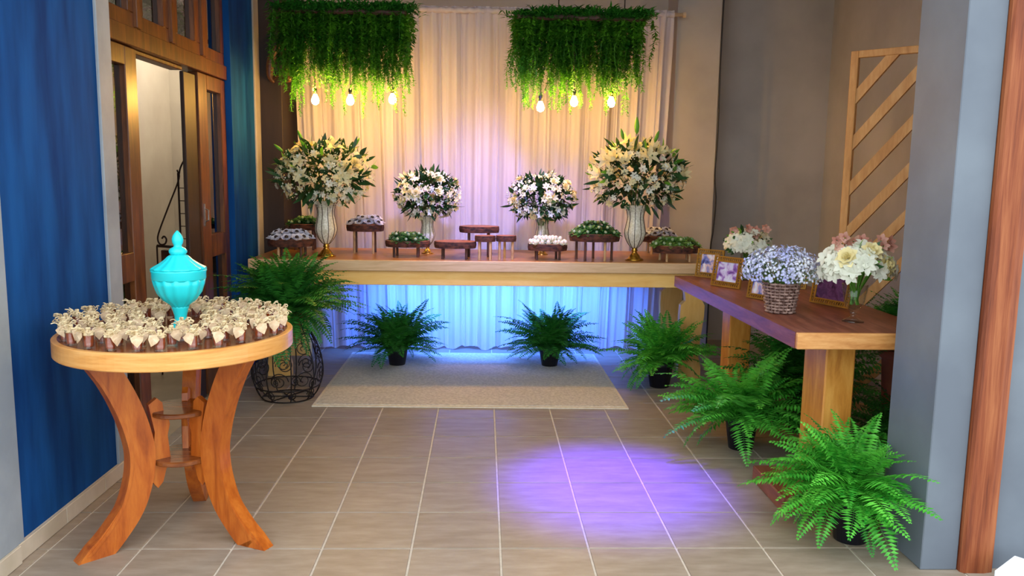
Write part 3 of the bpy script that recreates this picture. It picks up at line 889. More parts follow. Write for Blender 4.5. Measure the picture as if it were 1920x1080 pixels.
# ------------------------------------------------------------------ hanging greenery lamps
def strand_mesh(L, n, seed, wid=0.034):
    rnd = random.Random(seed); mb = MB()
    ph = rnd.uniform(0, 6)
    def cen(s):
        return Vector((0.012 * math.sin(s * 7 + ph), 0.012 * math.cos(s * 5 + ph), -s * L))
    mb.tube([cen(i / 8) for i in range(9)], 0.0014, 3, cap=False)
    for k in range(n):
        s = (k + rnd.random()) / n
        q = cen(s); a = rnd.uniform(0, 6.28)
        ln = wid * rnd.uniform(0.6, 1.15) * (1.05 - 0.55 * s)
        d = Vector((math.cos(a), math.sin(a), rnd.uniform(-1.1, 0.1))).normalized()
        sd = d.cross(Vector((0, 0, 1))).normalized() * ln * 0.2
        m_ = q + d * ln * 0.5
        mb.add([q, m_ + sd, q + d * ln, m_ - sd], [(0, 1, 2, 3)])
    return mb.mesh('strand', M['strand'])
STR = [strand_mesh(L, int(280 * L) + 30, i, 0.042) for i, L in enumerate((0.34, 0.42, 0.50, 0.58, 0.66, 0.46))]
STL = (0.34, 0.42, 0.50, 0.58, 0.66, 0.46)
bulb_glow = emit('bulb_glow', (1.0, 0.50, 0.10, 1), 370)
def sprig_top(seed):
    rnd = random.Random(seed); mb = MB()
    for k in range(40):
        a = rnd.uniform(0, 6.28); el = rnd.uniform(-0.25, 0.8)
        o = Vector((rnd.gauss(0, .025), rnd.gauss(0, .025), 0))
        d = Vector((math.cos(a) * math.cos(el), math.sin(a) * math.cos(el), math.sin(el) * 0.7))
        ln = rnd.uniform(0.05, 0.10)
        sd = d.cross(Vector((0, 0, 1))).normalized() * 0.006
        mid = o + d * ln * 0.5 + Vector((0, 0, 0.01))
        mb.add([o, mid + sd, o + d * ln, mid - sd], [(0, 1, 2, 3)])
    return mb.mesh('leaf_tuft', M['strand_top'])
TUFT = [sprig_top(i) for i in range(4)]
def pendant(cx, hw, zb, bulbs, cords, seed, label, slope=0.0):
    rnd = random.Random(seed)
    Yp = 5.80
    t = thing('greenery_pendant', label, 'pendant lamp', (cx, Yp, zb), 0, 'greenery pendants over the long table')
    MB().box(-hw, hw, -0.09, 0.09, -0.03, 0.015, 0.01).build('board', M['dark_stick'], t)
    for x in cords:
        MB().tube([(x - cx, 0, 0.01), (x - cx, 0, CEIL - zb)], 0.004, 5).build('hanging_cord', M['black_cable'], t)
    n = 225
    for k in range(n):
        x = rnd.gauss(rnd.choice([-0.92, -0.74, -0.5, -0.3, -0.12, 0.1, 0.3, 0.46, 0.7, 0.9]) * hw, 0.045)
        y = rnd.uniform(-0.10, 0.10)
        e_ = rnd.choices(range(6), (0.22, 0.30, 0.17, 0.08, 0.05, 0.18))[0]
        s = rnd.uniform(0.88, 1.06)
        put('foliage_strand', STR[e_], t, (x, y, -0.01), (rnd.uniform(-.06, .06), rnd.uniform(-.05, .05), rnd.uniform(0, 6.28)), (1.25, 1.25, s))
    for k in range(110):
        x = rnd.uniform(-hw, hw) * 1.06
        put('leaf_tuft', rnd.choice(TUFT), t, (x, rnd.uniform(-0.12, 0.1) if k % 2 else -0.1, rnd.uniform(-0.02, 0.02)), (rnd.uniform(-.2, .2), rnd.uniform(-.2, .2), rnd.uniform(0, 6.28)), rnd.uniform(0.8, 1.2))
    for (bx, bz, by) in bulbs:
        c = MB().tube([(bx - cx, by, 0), (bx - cx, by, bz - zb + 0.075)], 0.003, 5).build('lamp_cord', M['black_cable'], t)
        s = MB().lathe([(0.006, 0.085), (0.013, 0.08), (0.014, 0.045), (0.012, 0.042)], 10, (bx - cx, by, bz - zb)).build('socket', M['black_plastic'], t, True)
        MB().lathe([(0.011, 0.045), (0.013, 0.036), (0.022, 0.018), (0.027, 0.0), (0.022, -0.018), (0.01, -0.027), (0.001, -0.029)], 14, (bx - cx, by, bz - zb)).build('bulb', bulb_glow, t, True)
pendant(-0.95, 0.425, 2.475, [(-1.161, 1.886, 0.02), (-0.914, 1.883, -0.03), (-0.634, 1.90, 0.03)], (-1.25, -0.62), 31, 'left hanging board of trailing green foliage with three glowing bulbs')
pendant(0.64, 0.43, 2.465, [(0.387, 1.862, -0.02), (0.616, 1.90, -0.04), (0.883, 1.905, 0.03)], (0.50, 0.952), 32, 'right hanging board of trailing green foliage with three glowing bulbs')

# ------------------------------------------------------------------ flowers
def petal_fan(n, L, w, lift, curl, z0=0.0, segs=4, twist=0.0, mb=None, r0=0.004):
    mb = mb or MB()
    for k in range(n):
        a = 2 * math.pi * k / n + twist
        ca, sa = math.cos(a), math.sin(a)
        vs = []
        r, z = r0, z0
        for i in range(segs + 1):
            s = i / segs
            ang = lift - curl * s
            if i:
                r += math.cos(ang) * L / segs; z += math.sin(ang) * L / segs
            hw = w * math.sin(math.pi * min(0.97, 0.12 + 0.86 * s)) * 0.5
            for t_, dz in ((-1, 0.12), (0, -0.1), (1, 0.12)):
                vs.append((r * ca - t_ * hw * sa, r * sa + t_ * hw * ca, z + dz * hw))
        fs = []
        for i in range(segs):
            for j in range(2):
                b = i * 3 + j
                fs.append((b, b + 1, b + 4, b + 3))
        mb.add(vs, fs)
    return mb
lilyb = petal_fan(3, 0.085, 0.036, 1.15, 1.35); petal_fan(3, 0.085, 0.030, 1.05, 1.4, twist=R(60), mb=lilyb)
LILY = lilyb.mesh('lily', M['petal_cream'], True)
lilyc = petal_fan(3, 0.085, 0.036, 1.3, 0.5); petal_fan(3, 0.085, 0.03, 1.25, 0.45, twist=R(60), mb=lilyc)
LILYC = lilyc.mesh('lily_closed', M['petal_cream'], True)
rb = MB()
for (n, L, w, li, cu, tw) in ((5, .026, .03, 1.75, -0.1, 0), (6, .034, .036, 1.5, 0.25, .5), (7, .042, .038, 1.2, 0.7, .2), (7, .046, .04, 0.75, 0.9, .8)):
    petal_fan(n, L, w, li, cu, twist=tw, mb=rb)
ROSE = rb.mesh('rose', M['petal_rose'], True)
sb = petal_fan(6, 0.030, 0.020, 0.8, 0.9, segs=3)
BLOSSOM = sb.mesh('blossom', M['petal_white'], True)
BLOSSOM_C = sb.mesh('blossom', M['petal_cream'], True)
ob = petal_fan(5, 0.032, 0.024, 0.95, 0.5, segs=3); petal_fan(3, 0.016, 0.012, 1.3, 0.2, segs=3, mb=ob)
BLUSH = ob.mesh('orchid', M['petal_blush'], True)
def leafmesh(L, w, mat, bend=0.5):
    vs = []
    for i in range(5):
        s = i / 4
        hw = w * math.sin(math.pi * min(0.98, 0.1 + 0.88 * s)) / 2
        z = L * s; x = bend * L * s * s * 0.5
        vs += [(x - 0.1 * hw, -hw, z), (x, 0, z), (x - 0.1 * hw, hw, z)]
    fs = [(i * 3 + j, i * 3 + j + 1, i * 3 + j + 4, i * 3 + j + 3) for i in range(4) for j in range(2)]
    return MB().add(vs, fs).mesh('leaf', M[mat], True)
LEAF = [leafmesh(0.09, 0.03, 'leaf_dark'), leafmesh(0.07, 0.035, 'leaf_dark', 0.9), leafmesh(0.11, 0.022, 'leaf_dark', 0.3)]
LEAFB = [leafmesh(0.08, 0.03, 'leaf_bright')]
BUD = MB().lathe([(0.001, 0), (0.009, 0.012), (0.012, 0.035), (0.008, 0.062), (0.001, 0.08)], 8).mesh('bud', M['leaf_bright'], True)
def octa(mb, p, r):
    x, y, z = p
    mb.add([(x + r, y, z), (x - r, y, z), (x, y + r, z), (x, y - r, z), (x, y, z + r), (x, y, z - r)],
           [(0, 2, 4), (2, 1, 4), (1, 3, 4), (3, 0, 4), (2, 0, 5), (1, 2, 5), (3, 1, 5), (0, 3, 5)])
def rdir(rnd, lo=-0.45):
    while True:
        v = Vector((rnd.gauss(0, 1), rnd.gauss(0, 1), rnd.gauss(0, 1))).normalized()
        if v.z > lo:
            return v
def arrangement(c, rx, ry, rz, seed, label, counts, extra_buds=(), neck=None):
    rnd = random.Random(seed)
    t = thing('flower_arrangement', label, 'flower arrangement', c, 0, 'white flower arrangements on the long table')
    E = lambda d, k=1.0: Vector((d.x * rx * k, d.y * ry * k, d.z * rz * k))
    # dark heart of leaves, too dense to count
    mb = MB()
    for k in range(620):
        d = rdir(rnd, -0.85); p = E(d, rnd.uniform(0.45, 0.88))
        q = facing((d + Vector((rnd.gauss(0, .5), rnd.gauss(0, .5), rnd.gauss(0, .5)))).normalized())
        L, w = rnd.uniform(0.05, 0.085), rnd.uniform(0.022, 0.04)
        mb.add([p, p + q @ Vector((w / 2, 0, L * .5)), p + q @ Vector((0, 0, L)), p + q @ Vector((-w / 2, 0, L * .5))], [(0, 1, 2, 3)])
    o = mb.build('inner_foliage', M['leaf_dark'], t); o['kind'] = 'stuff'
    mb = MB()
    zb = -rz if neck is None else neck
    for k in range(14):
        a = 2 * math.pi * k / 14
        mb.tube([(0.018 * math.cos(a), 0.018 * math.sin(a), zb), (0.05 * math.cos(a), 0.05 * math.sin(a), -rz * 0.4), (rx * .4 * math.cos(a), ry * .4 * math.sin(a), rz * 0.1)], 0.0025, 4)
    o = mb.build('stems', M['stem'], t)
    for name, ms, n, k0, k1, lo, s0, s1 in counts:
        for k in range(n):
            d = rdir(rnd, lo)
            if k % 3:
                d.y = -abs(d.y)
            p = E(d, rnd.uniform(k0, k1))
            dd = (d + Vector((rnd.gauss(0, .25), -0.25 + rnd.gauss(0, .25), rnd.gauss(0, .25) + 0.15))).normalized()
            put(name, rnd.choice(ms), t, p, quat=facing(dd) @ Quaternion((0, 0, 1), rnd.uniform(0, 6.28)), scale=rnd.uniform(s0, s1))
    mb = MB()
    for k in range(420):
        d = rdir(rnd, -0.8); p = E(d, rnd.uniform(0.9, 1.05))
        octa(mb, p, rnd.uniform(0.0035, 0.007))
    o = mb.build('babys_breath', M['gyp_white'], t); o['kind'] = 'stuff'
    for (d, k, L) in extra_buds:
        d = Vector(d).normalized()
        put('bud', BUD, t, E(d, k), quat=facing(d), scale=L)
    return t
BIG = [('lily', [LILY, LILY, LILYC], 14, 0.86, 0.98, -0.1, 0.7, 1.0), ('rose', [ROSE], 5, 0.9, 0.98, -0.3, 0.8, 0.95), ('blossom', [BLOSSOM, BLOSSOM_C], 135, 0.9, 1.03, -0.92, 0.6, 0.95),
       ('leaf', LEAF, 120, 0.8, 0.95, -0.92, 0.8, 1.1), ('broad_leaf', LEAF[:2], 14, 0.66, 0.80, -0.5, 1.2, 1.6), ('bright_leaf', LEAFB, 14, 0.88, 0.98, -0.2, 0.8, 1.1)]
SML = [('lily', [LILY, LILYC], 7, 0.85, 0.95, 0.0, 0.6, 0.75), ('rose', [ROSE], 6, 0.92, 1.0, -0.3, 0.7, 0.85), ('blossom', [BLOSSOM_C, BLOSSOM], 100, 0.9, 1.03, -0.92, 0.6, 0.95),
       ('leaf', LEAF, 100, 0.76, 0.9, -0.92, 0.6, 0.9), ('broad_leaf', LEAF[:2], 8, 0.66, 0.78, -0.4, 1.0, 1.3)]
arrangement((-1.087, 5.74, 1.382), 0.335, 0.26, 0.225, 41, 'large white lily and rose arrangement at the left end of the long table', BIG, [((-0.75, 0, .6), 1.08, 1), ((-.4, 0, .9), 1.1, 1), ((.55, 0, .8), 1.02, 1)], -0.24)
arrangement((-0.400, 6.00, 1.247), 0.24, 0.21, 0.172, 42, 'small round white arrangement left of the empty wood slice stands', SML, (), -0.2)
arrangement((0.420, 5.98, 1.238), 0.245, 0.21, 0.172, 43, 'small round white arrangement right of the empty wood slice stands', SML, (), -0.2)
BIGR = [('lily', [LILY, LILY, LILYC], 24, 0.88, 1.02, -0.05, 0.8, 1.1)] + BIG[1:]
arrangement((1.055, 5.70, 1.395), 0.335, 0.26, 0.228, 44, 'large creamy lily arrangement with a tall bud at the right end of long table', BIGR, [((-0.02, 0, 1), 1.28, 1.5), ((-.25, 0, .95), 1.15, 1), ((.3, 0, .9), 1.1, 1.1)], -0.24)

# ribbed glass vases with brass feet
def vase(loc, h, label, rim=0.085):
    t = thing('ribbed_vase', label, 'vase', loc, 0, 'ribbed glass vases')
    k = h / 0.385
    body = [(0.02, 0.088), (0.034, 0.10), (0.058, 0.135), (0.073, 0.175), (0.074, 0.205), (0.064, 0.255), (0.057, 0.30), (0.066, 0.35), (rim, 0.385)]
    sm_ = smoothed([(r, 0, z) for r, z in body], 3)
    MB().lathe([(p.x * k, p.z * k) for p in sm_] + [((p.x - 0.003) * k, p.z * k) for p in sm_[::-1]], 32, cap=False).build('bowl', M['vase_glass'], t, True)
    rib = MB().tube([Vector(((p.x + 0.001) * k, 0, p.z * k)) for p in sm_], 0.0026 * k, 4).mesh('rib', M['rust_iron'], True)
    for j in range(10):
        put('rib', rib, t, rot=(0, 0, 2 * math.pi * j / 10 + 0.1))
    for z, r in ((0.36, 0.0), (0.345, 0)):
        rr = next(p.x for p in sm_ if p.z >= z - 1e-6) * k
        MB().tube([((rr + .002) * math.cos(a * .2618), (rr + .002) * math.sin(a * .2618), z * k) for a in range(24)], 0.0028 * k, 4, closed=True).build('band', M['vase_glass'], t, True)
    MB().lathe([(0.064 * k, 0), (0.066 * k, 0.006 * k), (0.058 * k, 0.013 * k), (0.044 * k, 0.02 * k), (0.036 * k, 0.036 * k), (0.022 * k, 0.05 * k), (0.017 * k, 0.062 * k), (0.024 * k, 0.07 * k), (0.017 * k, 0.078 * k), (0.022 * k, 0.09 * k)], 28).build('foot', M['brass'], t, True)
vase((-1.087, 5.74, TZ), 0.385, 'tall ribbed glass vase with brass foot under the large left arrangement')
vase((-0.405, 6.02, TZ), 0.27, 'short ribbed glass vase behind the green sweets stand')
vase((0.435, 6.03, TZ), 0.27, 'short ribbed glass vase behind the cream truffles stand')
vase((1.058, 5.70, TZ), 0.385, 'tall ribbed glass vase with brass foot under the large right arrangement')

# ------------------------------------------------------------------ wood slice stands
def stand(loc, w, ztop, th, nleg, label, seed, depth=0.8, legmat='stick', legr=0.009):
    rnd = random.Random(seed)
    t = thing('wood_slice_stand', label, 'cake stand', loc, 0, 'wood slice stands on the long table')
    r = w / 2
    ph = rnd.uniform(0, 6)
    mod = lambda a, i: 1 + 0.03 * math.sin(3 * a + ph) + 0.02 * math.sin(7 * a + ph * 2)
    sl = MB().lathe([(r * 0.97, ztop - th), (r, ztop - th * 0.5), (r * 0.985, ztop - 0.001)], 40, mod=mod).xform(Matrix.Diagonal((1, depth, 1, 1))).build('bark_slice', M['bark'], t)
    MB().lathe([(r * 0.955, ztop - 0.002), (r * 0.95, ztop + 0.001)], 40, mod=mod).xform(Matrix.Diagonal((1, depth, 1, 1))).build('cut_face', M['slice_top'], sl)
    for k in range(nleg):
        a = -math.pi / 2 + 2 * math.pi * (k + 0.5) / nleg + rnd.uniform(-.15, .15)
        x, y = r * 0.72 * math.cos(a), r * 0.72 * depth * math.sin(a)
        mt = legmat if legmat != 'mix' else rnd.choice(('stick', 'dark_stick'))
        MB().tube([(x, y, 0), (x, y, ztop - th + 0.004)], legr, 8).build('leg', M[mt], t)
    return t
ST = [
 ('S1', (-1.322, 5.70, TZ), 0.315, 0.124, 0.05, 4, 'wood slice stand heaped with white flower sweets at the far left', 'mix'),
 ('S2', (-1.33, 6.22, TZ), 0.25, 0.195, 0.045, 4, 'tall wood slice stand of green sweets behind the left glass vase', 'dark_stick'),
 ('S3', (-0.854, 6.02, TZ), 0.27, 0.21, 0.05, 4, 'tall wood slice stand of white flower sweets right of the left vase', 'mix'),
 ('S4', (-0.529, 5.80, TZ), 0.317, 0.113, 0.042, 4, 'low wood slice stand of green sweets before the short left vase', 'dark_stick'),
 ('S5', (-0.191, 5.68, TZ), 0.293, 0.121, 0.045, 4, 'empty low wood slice stand, widest of the empty ones', 'dark_stick'),
 ('S6', (-0.028, 5.87, TZ), 0.287, 0.215, 0.044, 4, 'empty tall wood slice stand, highest of the empty ones', 'dark_stick'),
 ('S7', (0.014, 5.63, TZ), 0.143, 0.165, 0.04, 4, 'small empty wood slice stand in front of the tall empty one', 'stick'),
 ('S8', (0.158, 5.66, TZ), 0.14, 0.165, 0.04, 3, 'small empty wood slice stand, rightmost of the empty ones', 'stick'),
 ('S9', (0.45, 5.69, TZ), 0.274, 0.111, 0.046, 4, 'low wood slice stand of cream truffles', 'dark_stick'),
 ('S10', (0.776, 5.70, TZ), 0.354, 0.185, 0.052, 5, 'large wood slice stand of dark green sweets left of right vase', 'mix'),
 ('S11', (1.33, 6.21, TZ), 0.27, 0.137, 0.045, 4, 'wood slice stand of lilac-white flower sweets behind the right vase', 'stick'),
 ('S12', (1.345, 5.69, TZ), 0.33, 0.110, 0.05, 4, 'wood slice stand of bright green sweets at the far right', 'stick'),
]
SP = {}
for i, (k, loc, w, zt, th, nl, lab, lm) in enumerate(ST):
    stand(loc, w, zt, th, nl, lab, 60 + i, legmat=lm)
    SP[k] = (loc, w, zt)

def lobed(n, L, w, mat, lift=0.75, curl=0.7, name='paper_cup'):
    mb = petal_fan(n, L, w, lift, curl, segs=3, r0=0.008)
    petal_fan(n, L * 0.8, w * 0.8, lift + 0.4, curl, segs=3, twist=math.pi / n, mb=mb, r0=0.006)
    mb.lathe([(0.009, 0.0), (0.011, 0.006)], 8)
    return mb.mesh(name, M[mat], True)
CUPW = lobed(6, 0.036, 0.036, 'paper_white', 1.15, 0.75)
CUPG = lobed(5, 0.036, 0.026, 'paper_green', 0.6, 0.5)
CUPL = lobed(5, 0.034, 0.026, 'paper_lime', 0.6, 0.5)
CANDYD = MB().lathe([(0.004, 0.006), (0.0125, 0.012), (0.014, 0.02), (0.010, 0.029), (0.001, 0.033)], 12).mesh('candy', M['choc'], True)
CANDYC = MB().lathe([(0.004, 0.004), (0.0125, 0.010), (0.014, 0.018), (0.010, 0.027), (0.001, 0.031)], 12).mesh('candy', M['candy_cream'], True)
CANDYG = MB().lathe([(0.004, 0.004), (0.011, 0.010), (0.0125, 0.018), (0.010, 0.025), (0.001, 0.029)], 12).mesh('candy', leafy('candy_green', srgb(70, 120, 66), srgb(206, 216, 176), 0, .4), True)
TRUF = MB().lathe([(0.01, 0.0), (0.016, 0.0), (0.021, 0.012), (0.0205, 0.013), (0.015, 0.003)], 14, mod=lambda a, i: 1 + 0.08 * math.cos(14 * a) * (i in (2, 3))).mesh('paper_cup', M['gyp_white'])
def sweets(key, cup, candy, label, group, step=0.056, layers=2, dz=0.030, tilt=0.45, cs=1.2, seed=0, ck=1.0):
    (loc, w, zt) = SP[key]
    rnd = random.Random(seed)
    for L in range(layers):
        r = w / 2 - 0.012 - L * 0.042
        if r < 0.02: break
        rows = int(2 * r / step)
        for j in range(-rows, rows + 1):
            for i in range(-rows, rows + 1):
                x = (i + 0.5 * (j % 2) + 0.25 * L) * step; y = j * step * 0.86 + 0.3 * L * step
                if (x / r) ** 2 + (y / (r * 0.82)) ** 2 > 1:
                    continue
                p = (loc[0] + x + rnd.uniform(-.003, .003), loc[1] + y, loc[2] + zt + 0.0015 + L * dz)
                s = thing('cupped_sweet', label, 'sweet', p, rnd.uniform(0, 6.28), group)
                ax = tilt * rnd.uniform(0.3, 1)
                q = facing(Vector((x / w * 1.6, -0.5 * tilt + y / w, 1.0)))
                q = Quaternion((0, 0, 1), -s.rotation_euler.z) @ q
                put('paper_cup', cup, s, quat=q, scale=cs)
                put('candy', candy, s, loc=q @ Vector((0, 0, 0.012 * (1 - ck))), quat=q, scale=cs * ck)
sweets('S1', CUPW, CANDYD, 'dark sweet in white flower paper on the far left wood slice stand', 'white sweets, far left stand', step=0.062, cs=1.15, ck=0.85, seed=1)
sweets('S2', CUPG, CANDYG, 'pale sweet in green leaf paper on the stand behind the left vase', 'green sweets behind the left vase', ck=0.72, seed=2)
sweets('S3', CUPW, CANDYD, 'dark sweet in white flower paper on the tall stand right of left vase', 'white sweets, tall stand', step=0.062, cs=1.15, ck=0.85, seed=3)
sweets('S4', CUPG, CANDYG, 'pale sweet in green leaf paper on the low stand before short left vase', 'green sweets, low stand', ck=0.72, seed=4)
sweets('S9', TRUF, CANDYC, 'cream truffle in a plain paper cup on the low stand', 'cream truffles', step=0.043, layers=2, dz=0.024, tilt=0.0, cs=1.0, seed=5)
sweets('S10', CUPG, CANDYG, 'pale sweet in dark green leaf paper on the large stand', 'green sweets, large stand', layers=3, ck=0.72, seed=6)
sweets('S11', CUPW, CANDYD, 'dark sweet in lilac-white flower paper on the stand behind the right vase', 'white sweets behind the right vase', step=0.062, cs=1.15, ck=0.85, seed=7)
sweets('S12', CUPL, CANDYG, 'pale sweet in bright green leaf paper on the far right stand', 'bright green sweets, far right stand', ck=0.72, seed=8)

# ------------------------------------------------------------------ on the rustic table
def photo_frame(a, b, h, label, photo, bw=0.032, lean=0.16):
    a, b = Vector((a[0], a[1], RZ)), Vector((b[0], b[1], RZ))
    w = (b - a).length; u = (b - a).normalized()
    t = thing('photo_frame', label, 'picture frame', (a + b) / 2, math.atan2(u.y, u.x), 'gold photo frames on the rustic table')
    tilt = Matrix.Rotation(-lean, 4, 'X')
    lift = Matrix.Translation((0, 0, 0.002))
    X = lift @ tilt
    fr = MB()
    for (x0, x1, z0, z1) in ((-w / 2, w / 2, 0, 0.007), (-w / 2, w / 2, h - 0.007, h), (-w / 2, -w / 2 + 0.007, 0.007, h - 0.007), (w / 2 - 0.007, w / 2, 0.007, h - 0.007),
                             (-w / 2 + bw - .004, w / 2 - bw + .004, bw - .006, bw), (-w / 2 + bw - .004, w / 2 - bw + .004, h - bw, h - bw + .006),
                             (-w / 2 + bw - .006, -w / 2 + bw, bw, h - bw), (w / 2 - bw, w / 2 - bw + .006, bw, h - bw)):
        fr.box(x0, x1, -0.006, 0.006, z0, z1)
    fr.xform(X).build('rim', M['gold'], t)
    zz = MB()
    def zig(p, q, n_):
        n_ = max(2, n_)
        p, q = Vector(p), Vector(q); d = (q - p) / n_; nn = Vector((-d.z, 0, d.x)).normalized() * (bw / 2 - 0.004)
        for k in range(n_):
            zz.tube([p + d * k - nn, p + d * (k + 0.7) + nn], 0.0032, 4)
            zz.tube([p + d * k + nn, p + d * (k + 0.7) - nn], 0.0026, 4)
    m_ = bw / 2 - 0.001
    zig((-w / 2 + .006, 0, m_), (w / 2 - .006, 0, m_), int(w / 0.014)); zig((-w / 2 + .006, 0, h - m_), (w / 2 - .006, 0, h - m_), int(w / 0.014))
    zig((-w / 2 + m_, 0, bw), (-w / 2 + m_, 0, h - bw), int((h - 2 * bw) / 0.014)); zig((w / 2 - m_, 0, bw), (w / 2 - m_, 0, h - bw), int((h - 2 * bw) / 0.014))
    zz.xform(X).build('lattice', M['gold'], t)
    MB().box(-w / 2 + bw - .002, w / 2 - bw + .002, -0.001, 0.002, bw - .002, h - bw + .002).xform(X).build('photograph', M[photo], t)
    MB().box(-0.02, 0.02, 0, 0.003, 0, h * 0.8).xform(Matrix.Translation((0, 0.075, 0.001)) @ Matrix.Rotation(0.36, 4, 'X')).build('easel_back', M['dark_stick'], t)
photo_frame((1.318, 5.03), (1.445, 4.90), 0.175, 'gold lattice frame with pinkish photo nearest the long table', 'photo_a')
photo_frame((1.307, 4.628), (1.420, 4.455), 0.172, 'gold lattice frame with violet group photo beside the lilac flowers', 'photo_b')
photo_frame((1.365, 4.16), (1.450, 4.02), 0.12, 'small gold frame half hidden by the lilac flowers', 'photo_a', 0.026)
photo_frame((1.640, 4.02), (1.740, 3.80), 0.17, 'gold frame with dark purple photo behind the footed glass vase', 'photo_c', 0.03)
photo_frame((1.66, 4.62), (1.80, 4.48), 0.17, 'gold frame at the rear edge behind the lilac flowers', 'photo_c', 0.03)

# wicker pot and lilac gypsophila
wp = thing('wicker_pot', 'brown woven wicker pot of lilac flowers on the rustic table', 'basket', (1.372, 3.70, RZ))
H = 0.145; r0, r1 = 0.058, 0.080
MB().lathe([(0.0, 0.003), (r0 - .004, 0.003), (r1 - .006, H - .01), (r1 - .01, H - .01), (r0 - .012, 0.012), (0.0, 0.012)], 24, cap=False).build('liner', M['dark_stick'], wp)
NS = 22
for k in range(NS):
    a = 2 * math.pi * k / NS
    MB().tube([(r0 * math.cos(a), r0 * math.sin(a), 0.002), (r1 * math.cos(a), r1 * math.sin(a), H)], 0.003, 4).build('stake', M['wicker'], wp)
for j in range(10):
    z = 0.008 + j * (H - 0.016) / 9; r = r0 + (r1 - r0) * z / H
    pts = []
    for k in range(NS * 4):
        a = 2 * math.pi * k / (NS * 4)
        q = r + 0.0055 * math.sin(a * NS / 2 + math.pi * j)
        pts.append((q * math.cos(a), q * math.sin(a), z))
    MB().tube(pts, 0.0055, 5, closed=True).build('weaver', M['wicker'], wp, True)
gy = thing('gypsophila_bunch', 'dense lilac-white baby breath blossoms filling the wicker pot', 'flowers', (1.372, 3.70, RZ + 0.14))
rnd = random.Random(77); mb = MB(); ms = MB()
for k in range(1500):
    d = rdir(rnd, -0.28)
    kx = rnd.uniform(0.72, 1.03)
    p = Vector((d.x * 0.185 * kx, d.y * 0.165 * kx, 0.045 + d.z * 0.125 * kx))
    if p.z < -0.03: continue
    q = facing(d + Vector((rnd.gauss(0, .4), rnd.gauss(0, .4), rnd.gauss(0, .4))))
    s = rnd.uniform(0.006, 0.0095)
    for m in range(2):
        c_, s_ = math.cos(m * .8) * s, math.sin(m * .8) * s
        vs = [p + q @ Vector(v) for v in ((c_, s_, .002), (-s_ * .3, c_ * .3, 0), (-c_, -s_, .002), (s_ * .3, -c_ * .3, 0))]
        mb.add(vs, [(0, 1, 2, 3)])
        vs = [p + q @ Vector(v) for v in ((-s_, c_, .002), (-c_ * .3, -s_ * .3, 0), (s_, -c_, .002), (c_ * .3, s_ * .3, 0))]
        mb.add(vs, [(0, 1, 2, 3)])
    if k % 9 == 0:
        ms.tube([(p.x * .15, p.y * .15, -0.06), tuple(p * 0.6), tuple(p)], 0.0012, 3, cap=False)
o = mb.build('blossoms', M['gyp_lilac'], gy); o['kind'] = 'stuff'
o = ms.build('stems', M['stem'], gy); o['kind'] = 'stuff'

def glass_bouquet(loc, h, hw, rx, rz, cz, seed, lab_v, lab_b, footed, nb, nr):
    v = thing('glass_vase', lab_v, 'vase', loc)
    if footed:
        MB().lathe([(0.0, 0), (0.046, 0), (0.046, 0.004), (0.03, 0.012), (0.012, 0.022), (0.010, 0.03)], 28, cap=False).build('foot', M['clear_glass'], v, True)
        MB().lathe([(0.006, 0.028), (0.014, 0.034), (0.014, 0.042), (0.006, 0.048)], 20).build('knop', M['clear_glass'], v, True)
        pr = [(0.012, 0.046), (0.03, 0.062), (0.042, 0.085), (hw, h), (hw - .003, h), (0.039, 0.087), (0.027, 0.066), (0.0, 0.052)]
    else:
        pr = [(0.0, 0), (hw * .8, 0), (hw * .82, 0.01), (hw, h), (hw - .003, h), (hw * .78, 0.012), (0, 0.012)]
    MB().lathe(pr, 28, cap=False).build('bowl', M['clear_glass'], v, True)
    b = thing('cut_flowers', lab_b, 'bouquet', (loc[0], loc[1], loc[2]))
    rn = random.Random(seed)
    zs = 0.075 if footed else 0.02
    for k in range(16):
        a = rn.uniform(0, 6.28); q = rn.uniform(.2, .9)
        MB().tube([(0.018 * math.cos(a + 2), 0.018 * math.sin(a + 2), zs), (hw * .8 * q * math.cos(a), hw * .8 * q * math.sin(a), h), (rx * .6 * q * math.cos(a), rx * .6 * q * math.sin(a), cz)], 0.0035, 5).build('stem', M['leaf_bright'], b)
    for k in range(26):
        d = rdir(rn, -0.5); p = Vector((d.x * rx * .6, d.y * rx * .6, cz + d.z * rz * .7))
        put('leaf', rn.choice(LEAFB + LEAF[:1]), b, p, quat=facing(d), scale=0.8)
    for k in range(nb):
        d = rdir(rn, -0.35); kk = rn.uniform(0.75, 1)
        p = Vector((d.x * rx * kk, d.y * rx * kk, cz + d.z * rz * kk))
        put('blossom', BLOSSOM, b, p, quat=facing(d + Vector((0, -.3, .1))) @ Quaternion((0, 0, 1), rn.uniform(0, 6)), scale=rn.uniform(0.9, 1.35))
    for k in range(3 if footed else 0):
        p = Vector(((-.55, .1, .5)[k] * rx, -0.6 * rx, cz + (.45, .7, .15)[k] * rz))
        put('rose', ROSE, b, p, quat=facing(p - Vector((0, 0, cz - 0.02))), scale=1.05)
    for k in range(nr):
        x = -0.85 + 1.8 * (k + .5) / nr
        p = Vector((x * rx, rn.uniform(-.4, .3) * rx, cz + rz * rn.uniform(1.0, 1.35)))
        MB().tube([(p.x * .4, p.y * .4, cz), tuple(p)], 0.002, 4).build('stem', M['stem'], b)
        for j in range(2):
            put('orchid', BLUSH, b, p + Vector((rn.gauss(0, .008), rn.gauss(0, .008), -0.022 * j)), quat=facing((rn.gauss(0, .5), -1, rn.gauss(.3, .4))), scale=rn.uniform(0.75, 1.0))
glass_bouquet((1.612, 3.475, RZ), 0.165, 0.055, 0.155, 0.10, 0.24, 5, 'footed clear glass vase on the near end of rustic table', 'white alstroemeria and blush orchids bunch in the footed glass vase', True, 115, 6)
